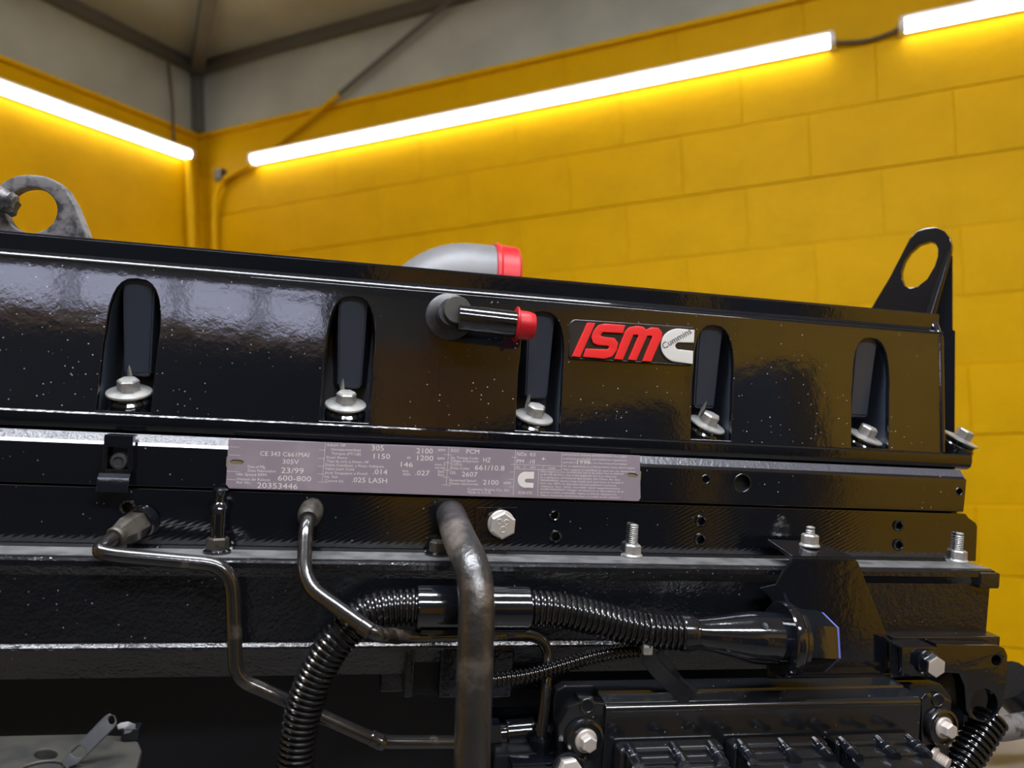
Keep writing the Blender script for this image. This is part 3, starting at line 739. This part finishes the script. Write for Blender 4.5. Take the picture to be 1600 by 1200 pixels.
obj('washer', lathe([(.0110, 0), (.0110, .0016), (.0090, .0030)], I), 'gloss_clean', t, local=True)
obj('hex_head', hexhead(Matrix.Rotation(.2, 4, 'Z'), .0078, .0085, .0028), 'rust', t, local=True)

# ------------------------------------------------------------------ clip on the housing
cl = thing('panel_clip', 'black bent clip with a screw left of the data plate', 'clip', p(182, 768, .636))
YC = .6355
obj('clip_body', plate_px([(163, 679), (208, 682), (206, 735), (203, 742), (155, 742), (161, 730)], [[(168, 698), (200, 700), (199, 738), (166, 737)]], (0, YC, 0), (0, -1, 0), .0018, .0004), 'gloss_clean', cl)
a = p(163, 679, YC); b = p(208, 682, YC)
obj('top_bend', box(a.x, b.x, YC, YC+.012, b.z-.0012, b.z+.0006, .0005), 'gloss_clean', cl)
for u in (164, 206):
    a = p(u, 682, YC); b = p(u, 738, YC); obj('side_wall', box(a.x-.0009, a.x+.0009, YC+.0004, YC+.0075, b.z, a.z, .0004), 'gloss_clean', cl)
a = p(154, 743, YC); b = p(204, 743, YC); zb = p(180, 768, YC).z
pr_ = [(YC-.0002, a.z+.002), (YC-.0028, a.z-.001), (YC-.0040, (a.z+zb)/2), (YC-.0046, zb), (YC-.0030, zb-.0002), (YC-.0022, (a.z+zb)/2), (YC+.0006, a.z)]
obj('lower_lip', along_x(pr_, a.x, b.x, .0003), 'gloss_clean', cl)
a = p(166, 734, YC); b = p(200, 736, YC); obj('cross_bar', box(a.x, b.x, YC-.0004, YC+.0012, b.z-.0008, b.z+.0008, .0003), 'gloss_clean', cl)
q = p(186, 721, YC+.004)
sm = FRONT(q)
obj('screw', lathe([(.0066, -.004), (.0066, .0005), (.0058, .0020), (.0040, .0024), (.0034, .0006), (0, .0006)], sm), 'satin', cl)

# ------------------------------------------------------------------ pipes and tubes
pp = thing('coolant_pipe', 'thick worn black pipe bending down in front of the conduit', 'pipe', p(740, 1235, .52))
path = smooth_path([p(703, 800, .655), p(707, 812, .625), p(718, 842, .578), p(735, 880, .543), p(744, 925, .527), p(744, 985, .522), p(741, 1080, .52), p(738, 1180, .52), p(736, 1250, .52)], 9)
obj('tube', sweep(path, lambda t, i: .0122+.0004*min(1, t*5), 28), 'pipe', pp)
q = p(704, 806, .651); obj('collar', lathe([(.0140, -.002), (.0145, .002), (.0130, .006)], axis_frame(q, (0, -1, .05))), 'gloss_clean', pp)

ft = thing('fuel_tube', 'thin black tube stepping down from the nut at far left', 'tube', p(600, 1170, .6))
n0 = p(222, 815, .644); n1 = p(163, 850, .606)
dirn = (n1-n0).normalized()
path = fillet_path([n0+dirn*.02, n1+dirn*.006, p(160, 866, .594)+Vector((0,0,.0)), p(362, 884, .594), p(369, 1060, .594), p(592, 1160, .60), p(720, 1160, .615)], [.014, .02, .020, .012, .012], 8)
obj('tube', sweep(path, .0054, 18), 'tube', ft)
ln = (n1-n0).length
obj('nut', lathe([(.0108, 0), (.0108, .014), (.0105, ln*.42), (.0082, ln*.62), (.0078, ln*.66)], axis_frame(n0, n1-n0), hexa=True), 'rust', ft)
obj('nut_collar', lathe([(.0074, ln*.60), (.0078, ln*.66), (.0080, ln*.72), (.0072, ln*.76)], axis_frame(n0, n1-n0), 24), 'rust', ft)
obj('nut_seat', lathe([(.0125, -.004), (.0125, .003), (.0115, .004)], axis_frame(n0, n1-n0), 24), 'gloss_clean', ft)
q = p(588, 1157, .60); d_ = (p(600, 1163, .6)-p(575, 1151, .6)).normalized()
obj('joint', lathe([(.0056, -.006), (.0064, -.005), (.0062, 0), (.0068, .003), (.0056, .007)], axis_frame(q, d_), 20), 'tube', ft)

f2 = thing('fuel_tube', 'thin black tube dropping in front of the ribbed conduit bend', 'tube', p(846, 1160, .6))
m0 = p(487, 797, .644); m1 = p(478, 822, .618)
path = fillet_path([m0, m1, p(474, 912, .585), p(586, 992, .545), p(636, 995, .572), p(838, 992, .600), p(858, 1016, .600), p(855, 1060, .592), p(845, 1155, .580)], [.012, .018, .012, .02, .014, .012, .02], 8)
obj('tube', sweep(path, lambda t, i: .0056-.0012*min(1, max(0, t-.45)*8), 18), 'tube', f2)
obj('nut', lathe([(.0092, -.004), (.0098, .004), (.0092, .013), (.0075, .017)], axis_frame(m0, m1-m0), 24), 'rust', f2)
q = p(572, 983, .549); d_ = (p(586, 992, .545)-p(540, 960, .558)).normalized()
obj('joint', lathe([(.0054, -.005), (.0062, -.004), (.0062, .004), (.0054, .005)], axis_frame(q, d_), 20), 'tube', f2)
q = p(846, 1156, .580)
obj('end_nut', hexhead(axis_frame(q+Vector((0, 0, -.012)), (0, 0, 1)), .0095, .016), 'gloss_clean', f2)

# ribbed conduit
cn = thing('ribbed_conduit', 'thick black corrugated conduit arching across the manifold', 'conduit', p(460, 1240, .575))
pa = smooth_path([p(456, 1260, .572), p(462, 1190, .572), p(472, 1120, .572), p(492, 1058, .572), p(524, 1003, .572), p(568, 962, .574), p(616, 950, .576), p(665, 949, .576)], 10)
obj('lower_run', corrugated(pa, .0136, .0044, .0026), 'hose', cn)
pb = smooth_path([p(812, 950, .576), p(860, 952, .574), p(915, 962, .572), p(965, 975, .570), p(1020, 986, .567), p(1082, 989, .564)], 10)
obj('upper_run', corrugated(pb, .0138, .0046, .0026), 'hose', cn)
c0 = p(650, 950, .576); c1 = p(826, 951, .576)
Lc = (c1-c0).length
obj('sleeve', lathe([(.0150, 0), (.0162, .0006), (.0164, .002), (.0164, Lc-.002), (.0162, Lc-.0006), (.0150, Lc)], axis_frame(c0, c1-c0), 36), 'gloss_clean', cn)
for s in (.10, .80):
    a = c0.lerp(c1, s); b = c0.lerp(c1, s+.07); obj('sleeve_catch', box(a.x, b.x, a.y-.010, a.y+.004, a.z-.0185, a.z-.0135, .0006), 'gloss_clean', cn)
a = c0.lerp(c1, .04); b = c0.lerp(c1, .96); obj('sleeve_seam', box(a.x, b.x, a.y-.0125, a.y-.008, a.z-.0160, a.z-.0128, .0006), 'gloss_clean', cn)

# connector
co = thing('cable_connector', 'large black round connector plugged through the bracket ring', 'connector', p(1180, 1046, .563))
k0 = p(1064, 989, .564); k1 = p(1296, 1003, .563); kd = k1-k0; kl = kd.length; kf = axis_frame(k0, kd)
g = kl/232
obj('shell', lathe([(.0122, 0), (.0128, 2*g), (.0128, 20*g), (.0122, 22*g), (.0124, 30*g), (.0150, 58*g), (.0190, 95*g), (.0203, 112*g), (.0205, 158*g)], kf, 40), 'gloss_clean', co)
obj('ferrule', lathe([(.0134, -1*g), (.0139, 1*g), (.0139, 14*g), (.0134, 17*g)], kf, 32), 'hose', co)
hx = kf @ Matrix.Rotation(math.radians(14), 4, 'Z')
obj('lock_nut', lathe([(.0236, 178*g), (.0242, 180*g), (.0242, 216*g), (.0228, 222*g)], hx, hexa=True), 'gloss_clean', co)
obj('nut_edge_reflection', lathe([(.0222, 221*g), (.0230, 222*g), (.0228, 225*g), (.0200, 227*g)], hx, hexa=True), 'blue', co)  # thin blue ring that paints a reflection on the nut edge
q = p(1178, 969, .546); obj('shell_dimple', lathe([(.0030, 0), (.0028, .0006), (.0018, .0004), (0, .0002)], axis_frame(kf @ Vector((0, 0, 112*g)) + Vector((0, -.0150, .0137)), (0, -.74, .67)), 16), 'deep', co)

# bracket
bk = thing('connector_bracket', 'bent black bracket carrying the round connector', 'bracket', p(1300, 1058, .60))
YBK = .5985
out = [(1240, 872), (1332, 871), (1341, 878), (1389, 1000), (1391, 1058), (1200, 1058), (1200, 1010), (1215, 975), (1205, 935), (1188, 919), (1213, 913), (1225, 893)]
obj('web', plate_px(out, [], (0, YBK, 0), (0, -1, 0), .003, .0007), 'gloss_clean', bk)
zt_ = p(1285, 871, YBK).z
a = p(1237, 872, YBK); b = p(1336, 871, YBK)
TAB = Matrix.Translation((0, YBK, zt_-.002)) @ Matrix.Rotation(math.radians(9), 4, 'X') @ Matrix.Translation((0, -YBK, 0))
bx_ = flat([[(a.x, YBK), (b.x, YBK), (b.x-.014, YBK+.036), (a.x-.001, YBK+.040)]], .003, .0007, TAB)
obj('top_tab', bx_, 'gloss_clean', bk)
obj('bend', sweep([Vector((a.x+.001, YBK+.003, zt_-.0022)), Vector((b.x-.001, YBK+.003, zt_-.0022))], .0031, 14), 'gloss_clean', bk)
obj('ring', lathe([(.0208, 150*g), (.0285, 150*g), (.0296, 152*g), (.0300, 157*g), (.0298, 162*g), (.0284, 166*g), (.0264, 170*g), (.0262, 176*g), (.0208, 177*g)], kf, 44), 'gloss_clean', bk)
obj('foot_side', plate_px([(1389, 1000), (1412, 1012), (1412, 1058), (1391, 1058)], [], p(1400, 1030, .590), (-.55, -.83, 0), .003, .0006), 'gloss_clean', bk)
zf_ = p(1430, 1006, .58).z
obj('foot_pad', plate_px([(1409, 1012), (1463, 1011), (1466, 1016), (1466, 1056), (1409, 1058)], [], (0, .5800, 0), (0, -1, 0), .004, .0008), 'gloss_clean', bk)
a = p(1396, 1004, .595); b = p(1464, 1008, .58)
obj('foot_top', box(p(1409, 1012, .58).x, p(1463, 1011, .58).x, .5815, .610, p(1435, 1011.5, .58).z-.0025, p(1435, 1011.5, .58).z, .0007), 'gloss_clean', bk)
q = p(1265, 849, .622); stud('zinc flange nut on the connector bracket tab', (q.x, .622, zt_+.0047), .0065)
fb = thing('bracket_bolt', 'pale hex bolt on the bracket foot at right', 'bolt', p(1453, 1052, .578))
q = p(1449, 1035, .5795); mx = FRONT(q) @ Matrix.Rotation(math.radians(30), 4, 'Z')
obj('washer', lathe([(.0112, 0), (.0112, .0030), (.0100, .0036)], mx), 'gloss_clean', fb)
obj('hex_sides', hexhead(mx, .0098, .0080, .003), 'gloss_clean', fb)
obj('hex_face', lathe([(.0088, .0105), (.0088, .0113), (.0078, .0116)], mx, hexa=True), 'zincpale', fb)

# right mounting plate
mp = thing('mount_plate', 'black casting with a large hole at the lower right', 'bracket', p(1540, 1128, .585))
YM = .5875
outl = [(1462, 1006), (1558, 1008), (1570, 1013), (1575, 1024), (1573, 1068), (1567, 1104), (1553, 1124), (1536, 1130), (1520, 1124), (1510, 1110), (1507, 1072), (1499, 1053), (1462, 1050)]
big = [(1538+21*math.cos(2*PI*i/28), 1101+25*math.sin(2*PI*i/28)) for i in range(28)]
sml = [(1557+7*math.cos(2*PI*i/18), 1032+8*math.sin(2*PI*i/18)) for i in range(18)]
obj('front_plate', plate_px(outl, [big, sml], (0, YM, 0), (0, -1, 0), .012, .0012), 'gloss_clean', mp)
q = p(1557, 1032, YM+.006); obj('thread', lathe([(.0042, -.010), (.0035, -.009), (.0042, -.008), (.0035, -.007), (.0042, -.006), (.0035, -.005), (.0042, -.004), (.0035, -.003), (.0042, -.002), (.0035, 0)], FRONT(q+Vector((0, .004, 0))), 18, closed=True), 'zinc', mp)
a = p(1395, 1000, .60); b = p(1566, 1004, .60)
obj('top_web', box(a.x, b.x-.002, YM+.0125, .66, p(1480, 1003, YM).z-.022, p(1480, 1003, YM).z+.0006, .0015), 'cast', mp)
a = p(1395, 1010, .61); b = p(1500, 1060, .61)
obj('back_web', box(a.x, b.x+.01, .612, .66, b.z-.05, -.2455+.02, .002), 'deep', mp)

gh = thing('dark_backing', 'dark backing box added behind the holed casting at lower right', 'engine housing', p(1530, 1130, .66))  # box added so that the casting's hole looks dark
a = p(1470, 1045, .64); b = p(1569, 1135, .64)
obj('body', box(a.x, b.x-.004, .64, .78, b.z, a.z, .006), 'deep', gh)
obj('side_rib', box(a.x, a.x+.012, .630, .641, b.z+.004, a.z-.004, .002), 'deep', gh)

# ------------------------------------------------------------------ control module
em_ = thing('control_module', 'black finned engine control module at the bottom right', 'control module', p(1180, 1290, .58))
YE = .556
a = p(948, 1101, YE); b = p(1440, 1091, YE); zE = (a.z+b.z)/2
prof = [(YE, -.40), (YE, zE-.0045), (YE+.0006, zE-.0028), (YE+.0017, zE-.0014), (YE+.0032, zE-.0004), (YE+.0055, zE), (YE+.018, zE+.0012), (YE+.019, zE-.0008), (YE+.021, zE-.0008), (YE+.022, zE+.0018), (YE+.036, zE+.0022), (YE+.041, zE-.0005), (YE+.044, zE-.006), (YE+.044, -.40)]
obj('case', along_x(prof, a.x, b.x, .0006), 'plastic', em_)
for (pts, hole, nm) in (([(946, 1100), (930, 1099), (928, 1092), (905, 1091), (905, 1098), (888, 1106), (872, 1135), (870, 1230), (946, 1230)], [], 'ear'),
                        ([(1440, 1092), (1446, 1084), (1455, 1083), (1458, 1090), (1478, 1089), (1489, 1096), (1482, 1106), (1487, 1125), (1490, 1150), (1475, 1160), (1462, 1168), (1440, 1230)], [], 'ear')):
    obj(nm, plate_px(pts, hole, (0, YE+.004, 0), (0, -1, 0), .014, .0014), 'plastic', em_)
obj('back_plate', plate_px([(865, 1090), (870, 1079), (884, 1072), (1452, 1062), (1470, 1068), (1488, 1090), (1480, 1240), (862, 1240)], [], (0, YE+.034, 0), (0, -1, 0), .012, .0016), 'plastic', em_)
for u, v in ((918, 1099), (1466, 1090)):
    q = p(u, v+4, YE+.0035); obj('notch_rim', torus(FRONT(q), .0052, .0010, 20, 6), 'plastic', em_)
    obj('notch', lathe([(.0046, 0), (.0046, .0006), (.0030, .0002), (0, 0)], FRONT(q), 18), 'deep', em_)
q0_ = p(1078, 1132, YE); q1_ = p(1375, 1118, YE)
obj('rib_line', box(a.x+.003, b.x-.003, YE-.0006, YE+.001, zE-.0062, zE-.0050, .0003), 'plastic', em_)
def module_bolt(u, v, label, Y, r=.0088):
    t = thing('module_bolt', label, 'bolt', p(u, v+14, Y), 'control module bolts')
    mx = axis_frame(p(u, v, Y), Vector((.10, -1, .05))) @ Matrix.Rotation(.5, 4, 'Z')
    obj('grommet', lathe([(.0160, -.006), (.0160, 0), (.0150, .0025), (.0128, .0030), (.0122, .0010), (.0110, .0012)], mx), 'plastic', t)
    obj('flange', lathe([(r, .0008), (r*1.03, .0022), (r*.92, .0034)], mx), 'zincpale', t)
    obj('hex_head', hexhead(mx, r*.70, .0075, .0032), 'zincpale', t)
module_bolt(914, 1156, 'pale flanged bolt at the left end of the control module', YE+.0015)
module_bolt(1472, 1136, 'pale flanged bolt at the right end of the control module', YE+.0015)
t = thing('module_bolt', 'pale hex bolt cut by the bottom edge left of the module', 'bolt', p(886, 1215, .54), 'control module bolts')
mx = axis_frame(p(886, 1203, .548), (.05, -1, .25)) @ Matrix.Rotation(.1, 4, 'Z')
obj('flange', lathe([(.0125, 0), (.0125, .003), (.011, .004)], mx), 'gloss_clean', t); obj('hex_head', hexhead(mx, .0098, .0075, .003), 'zincpale', t)
t = thing('module_bolt', 'pale threaded bolt end below the right end of the module', 'bolt', p(1462, 1200, .55), 'control module bolts')
mx = axis_frame(p(1456, 1180, .56), (.5, -.85, -.25))
obj('flange', lathe([(.0085, 0), (.0085, .002), (.0075, .003)], mx), 'zincpale', t); obj('threaded_end', lathe(thread(.0062, .010, .003, .0016), mx, 18), 'zincpale', t)
# three plugs on the module face
def plug(u0, u1, vb, label):
    t = thing('module_plug', label, 'connector', p((u0+u1)/2, 1235, .52), 'plugs on the control module')
    a = p(u0, vb, YE-.002); b = p(u1, vb-3, YE-.002); zt = (a.z+b.z)/2
    x0, x1 = a.x, b.x
    obj('backshell', box(x0, x1, YE-.016, YE-.0002, zt-.060, zt, .004, 3), 'plastic', t)
    obj('body', box(x0+.004, x1-.004, YE-.056, YE-.0155, zt-.060, zt-.0070, .002), 'plastic', t)
    obj('top_step', box(x0+.008, x1-.008, YE-.0285, YE-.0150, zt-.0078, zt-.0045, .001), 'plastic', t)
    for s in (.10, .52, .88):
        x = x0+(x1-x0)*s
        bm = sweep([Vector((x, YE-.010, zt-.0022)), Vector((x, YE-.0175, zt-.0030)), Vector((x, YE-.018, zt-.0036)), Vector((x, YE-.032, zt-.0058))], .0050, 16)
        rb = obj('latch_rib', bm, 'gloss_clean', t)
        obj('latch_band', torus(axis_frame(Vector((x, YE-.024, zt-.0046)), (0, -1, -.12)), .0051, .0008, 18, 6), 'gloss_clean', rb)
    return t
plug(960, 1121, 1157, 'leftmost black multi-way plug on the control module')
plug(1133, 1281, 1151, 'middle black multi-way plug on the control module')
plug(1291, 1424, 1147, 'rightmost black multi-way plug on the control module')

# small ribbed conduit, tie and strap
pc = smooth_path([p(745, 1066, .580), p(785, 1061, .580), p(830, 1054, .580), p(880, 1040, .580), p(930, 1025, .580), p(975, 1017, .579), p(1012, 1015, .577)], 10)
tag(obj('ribbed_conduit', corrugated(pc, .0060, .0037, .0014, 16), 'hose'), 'slim black corrugated conduit under the connector', 'conduit')
ti = thing('strap', 'flat black strap hanging from the conduit onto the module', 'strap', p(1085, 1090, .56))
def ribbon(pts, w, th):
    bm = bmesh.new(); prev = None; n = len(pts)
    for i, q in enumerate(pts):
        t = (pts[min(i+1, n-1)]-pts[max(i-1, 0)]).normalized(); s = Vector((0, -1, 0)).cross(t).normalized(); nn = t.cross(s).normalized()
        r_ = [bm.verts.new(q+s*w*a_+nn*th*b_) for a_, b_ in ((-.5, -.5), (.5, -.5), (.5, .5), (-.5, .5))]
        if prev:
            for k in range(4): bm.faces.new((prev[k], prev[(k+1) % 4], r_[(k+1) % 4], r_[k]))
        else: bm.faces.new(r_)
        prev = r_
    bm.faces.new(prev); bmesh.ops.recalc_face_normals(bm, faces=bm.faces[:])
    bmesh.ops.bevel(bm, geom=[e for e in bm.edges], offset=.0003, segments=1, affect='EDGES'); return bm
obj('band', ribbon(smooth_path([p(1008, 1016, .562), p(1022, 1040, .562), p(1045, 1065, .562), p(1078, 1092, .560)], 6), .0125, .0022), 'plastic', ti)
obj('inner_band', ribbon(smooth_path([p(1028, 1018, .567), p(1050, 1045, .567), p(1062, 1062, .566), p(1088, 1082, .566)], 6), .006, .0018), 'plastic', ti)
q = p(1011, 1015, .557)
tk = thing('cable_tie', 'short bright tie buckle where the two conduits meet', 'tie', p(1011, 1022, .557))
obj('buckle', box(q.x-.0036, q.x+.0036, q.y-.003, q.y+.003, q.z-.0034, q.z+.0034, .0008), 'zinc', tk)
obj('loop', torus(axis_frame(p(1008, 988, .568), (1, 0, -.1)), .0150, .0010, 30, 6), 'gloss_clean', tk)

# couplings at the bottom of the thick pipe
cp = thing('tube_coupling', 'black hex coupling in the shade right of the thick pipe', 'coupling', p(805, 1162, .60))
g0_ = p(760, 1150, .60); g1_ = p(835, 1143, .60); gf = axis_frame(g0_, g1_-g0_); gl = (g1_-g0_).length
obj('hex', lathe([(.0120, 0), (.0126, .001), (.0126, gl*.24), (.0120, gl*.27)], gf, hexa=True), 'gloss_clean', cp)
obj('neck', lathe([(.0080, gl*.26), (.0080, gl*.42)], gf), 'gloss_clean', cp)
obj('barrel', lathe([(.0100, gl*.40), (.0106, gl*.42), (.0106, gl*.9), (.0112, gl*.92), (.0112, gl*.98), (.010, gl)], gf), 'gloss_clean', cp)
a = p(770, 1176, .575); b = p(905, 1240, .575)
ho = thing('pump_head', 'dark pump body at the bottom edge left of the module', 'pump', p(840, 1240, .60))
obj('body', box(a.x, b.x, .572, .66, b.z, a.z, .004), 'deep', ho)
obj('top_flange', box(a.x+.012, b.x-.004, .558, .575, p(830, 1192, .56).z-.004, p(830, 1192, .56).z, .001), 'gloss_clean', ho)

# ------------------------------------------------------------------ lower left arm and latch
ZA = -.272
lm = thing('support_arm', 'grimy bronze grey support arm at the lower left corner', 'arm', pz(80, 1190, ZA))
def hz(pts, holes, Z, th, bev, m, nm, par):
    f = lambda L_: [tuple(pz(u, v, Z)[:2]) for u, v in L_]
    return obj(nm, flat([f(pts)]+[f(h) for h in holes], th, bev, Matrix.Translation((0, 0, Z-th))), m, par)
ell = lambda cx, cy, rx, ry, n=22: [(cx+rx*math.cos(2*PI*i/n), cy+ry*math.sin(2*PI*i/n)) for i in range(n)]
hz([(-120, 1151), (0, 1149), (134, 1146), (190, 1149), (216, 1158), (222, 1172), (214, 1200), (190, 1236), (-120, 1250)], [ell(72, 1178, 18, 8)], ZA, .009, .0015, 'grime', 'plate', lm)
q = pz(72, 1178, ZA-.006); obj('hole_floor', lathe([(.014, 0), (.014, .0005), (0, .0005)], Matrix.Translation(q), 20), 'deep', lm)
q = pz(62, 1210, ZA); obj('washer_ring', torus(Matrix.Translation(q+Vector((0, 0, .001))), .0155, .0010, 28, 8), 'grime', lm)
la = thing('latch_strip', 'flat grey steel strip with two holes lying on the support arm', 'latch', pz(140, 1165, ZA))
n_ = Vector((0, -.85, .53)).normalized(); og = pz(118, 1190, ZA+.004)
obj('strip', plate_px([(96, 1190), (101, 1183), (163, 1119), (171, 1115), (179, 1118), (182, 1128), (180, 1135), (122, 1193), (108, 1199), (99, 1198)], [ell(122, 1174, 12, 10), ell(174, 1125, 5.5, 7)], og, n_, .0020, .0005), 'lever', la)
q = pz(199, 1160, ZA); q.z = ZA
obj('end_hook', plate_px([(182, 1133), (188, 1129), (200, 1127), (212, 1131), (212, 1138), (203, 1146), (193, 1148), (193, 1138), (184, 1140)], [], q+Vector((0, .004, .012)), (0, -.8, .6), .004, .0008), 'worn', la)
obj('hook_block', box(q.x-.005, q.x+.007, q.y+.001, q.y+.012, ZA+.0001, ZA+.009, .0012), 'deep', la)

# ------------------------------------------------------------------ lifting eyes, hook, elbow behind
le = thing('lifting_eye', 'worn grey lifting eye behind the left end of the cover', 'lifting eye', p(60, 372, .78))
ring = [(140, 385), (134, 362), (118, 322), (104, 297), (88, 283), (70, 275), (48, 272), (25, 274), (5, 283), (-12, 300), (-22, 322), (-26, 345), (-24, 385)]
obj('eye_plate', plate_px(ring, [ell(48, 328, 40.5, 35.5, 32)], p(48, 328, .76), (-.12, -1, 0), .012, .0018), 'worn', le)
hk = thing('hoist_hook', 'dark battered hook tip reaching into the left lifting eye', 'hook', p(0, 320, .75))
bm = sweep(smooth_path([p(-60, 300, .765), p(-20, 306, .758), p(0, 311, .752), p(15, 314, .75), p(25, 317, .75)], 5), lambda t, i: .0140-.0085*t+.0012*math.sin(i*1.7), 12)
obj('tip', bm, 'worn', hk)
obj('barb', plate_px([(2, 306), (18, 308), (28, 314), (22, 323), (20, 331), (12, 334), (4, 328), (-6, 326)], [], p(10, 320, .748), (0, -1, .2), .010, .002), 'grime', hk)

re = thing('lifting_eye', 'glossy black lifting eye behind the right end of the cover', 'lifting eye', p(1440, 495, .80))
vr = Vector((-.66, -.14, -.74))
nr = Vector((EX.dot(vr), EY.dot(vr), EZ.dot(vr)))
og = p(1440, 430, .78)
rp = [(1345, 515), (1357, 488), (1390, 433), (1421, 373), (1432, 361), (1446, 356), (1463, 355), (1476, 361), (1484, 371), (1487, 383), (1485, 395), (1454, 497), (1448, 520)]
ho_ = [(1409, 434), (1408, 424), (1413, 408), (1422, 394), (1436, 382), (1452, 377), (1461, 380), (1465, 388), (1465, 400), (1460, 416), (1448, 436), (1434, 447), (1422, 450), (1413, 446)]
obj('eye_plate', plate_px(rp, [ho_], og, nr, .009, .0009), 'gloss_clean', re)
gp = pl(1486, 390, og, nr)
obj('fold', sweep([pl(u_, v_, og, nr)+Vector((0, .002, 0)) for u_, v_ in ((1485, 392), (1475, 428), (1462, 470), (1453, 500), (1447, 520))], lambda t, i: .0035+.004*t, 18), 'gloss_clean', re)
n2 = Vector((EX.dot(Vector((-.35, .0, -.93))), EY.dot(Vector((-.35, .0, -.93))), EZ.dot(Vector((-.35, .0, -.93)))))
obj('leg_plate', plate_px([(1484, 395), (1489, 400), (1489, 515), (1493, 517), (1492, 700), (1452, 700), (1450, 500)], [], gp+Vector((0, .004, 0)), n2, .008, .0012), 'gloss_clean', re)

ek = thing('air_elbow', 'dull silver cast elbow rising behind the rocker cover', 'elbow', p(640, 520, 1.0))
Ye = 1.0; cc = p(726, 525, Ye); s_ = Ye/F
path = [cc+Vector((-.085*1200*s_*math.cos(a), 0, .085*1200*s_*math.sin(a))) for a in [PI/2*i/14 for i in range(15)]]
s1 = 85*s_; rr_ = 60*s_
path = [cc+Vector((-s1, 0, -.10))]+[cc+Vector((-s1*math.cos(a), 0, s1*math.sin(a))) for a in [PI/2*i/14 for i in range(15)]]+[Vector((p(778, 440, Ye).x, cc.y, cc.z+s1))]
obj('body', sweep(path, rr_, 32), 'alu', ek)
e1 = path[-1]
obj('lip', lathe([(rr_, -.004), (rr_*1.02, -.003), (rr_*1.02, 0)], axis_frame(e1, (1, 0, 0)), 32), 'alu', ek)
rl = 27*s_
tag(obj('red_end_cap', lathe([(rr_*1.02, -.010), (rr_*1.07, -.009), (rr_*1.07, -.005), (rr_*1.03, -.002), (rr_*1.02, rl*.85), (rr_*.96, rl), (0, rl)], axis_frame(e1, (1, 0, -.02)), 36), 'redcap'), 'large red cap over the silver elbow end', 'cap')

# ------------------------------------------------------------------ lower right corner: conduit, hose, bench
pd = [p(1550, 1120, .600), p(1530, 1152, .595), p(1505, 1192, .59), p(1480, 1235, .585)]
tag(obj('ribbed_conduit', corrugated(smooth_path(pd, 10), .0150, .0058, .0035, 20), 'hose'), 'coarse black corrugated conduit in the lower right corner', 'conduit')
tag(obj('rubber_hose', sweep(smooth_path([p(1572, 1062, .72), p(1590, 1080, .72), p(1615, 1105, .72), p(1660, 1150, .72)], 6), .0240, 20), 'deep'), 'black rubber hose leaving at the right edge', 'hose')
tag(obj('steel_rod', lathe([(.004, 0), (.011, .003), (.0125, .012), (.0125, .10)], axis_frame(p(1548, 1141, .68), (1, .1, .05)), 20), 'worn'), 'rounded grey rod end at the right edge', 'rod')
sp_ = thing('steel_tray', 'dusty beige steel tray below the right end of the engine', 'tray', p(1580, 1200, .80))
a = p(1500, 1150, .80)
obj('top', box(a.x-.10, a.x+.5, .66, .86, a.z-.012, a.z, .003), 'bench', sp_)
obj('rim', box(a.x-.10, a.x+.5, .856, .866, a.z-.02, a.z+.012, .003), 'bench', sp_)

# stand below the frame
st = thing('engine_stand', 'dark steel stand under the engine', 'stand', (.06, .84, -1.4))
for x in (-.36, .46):
    for y in (.74, .94): obj('leg', box(x-.03, x+.03, y-.03, y+.03, -1.40, -.80, .004), 'steel_dk', st)
obj('rail', box(-.42, .52, .70, .98, -.83, -.80, .004), 'steel_dk', st)

# ------------------------------------------------------------------ put the engine into the room
bpy.context.view_layer.update()
for o in ENGINE: o.matrix_world = ENG @ o.matrix_basis
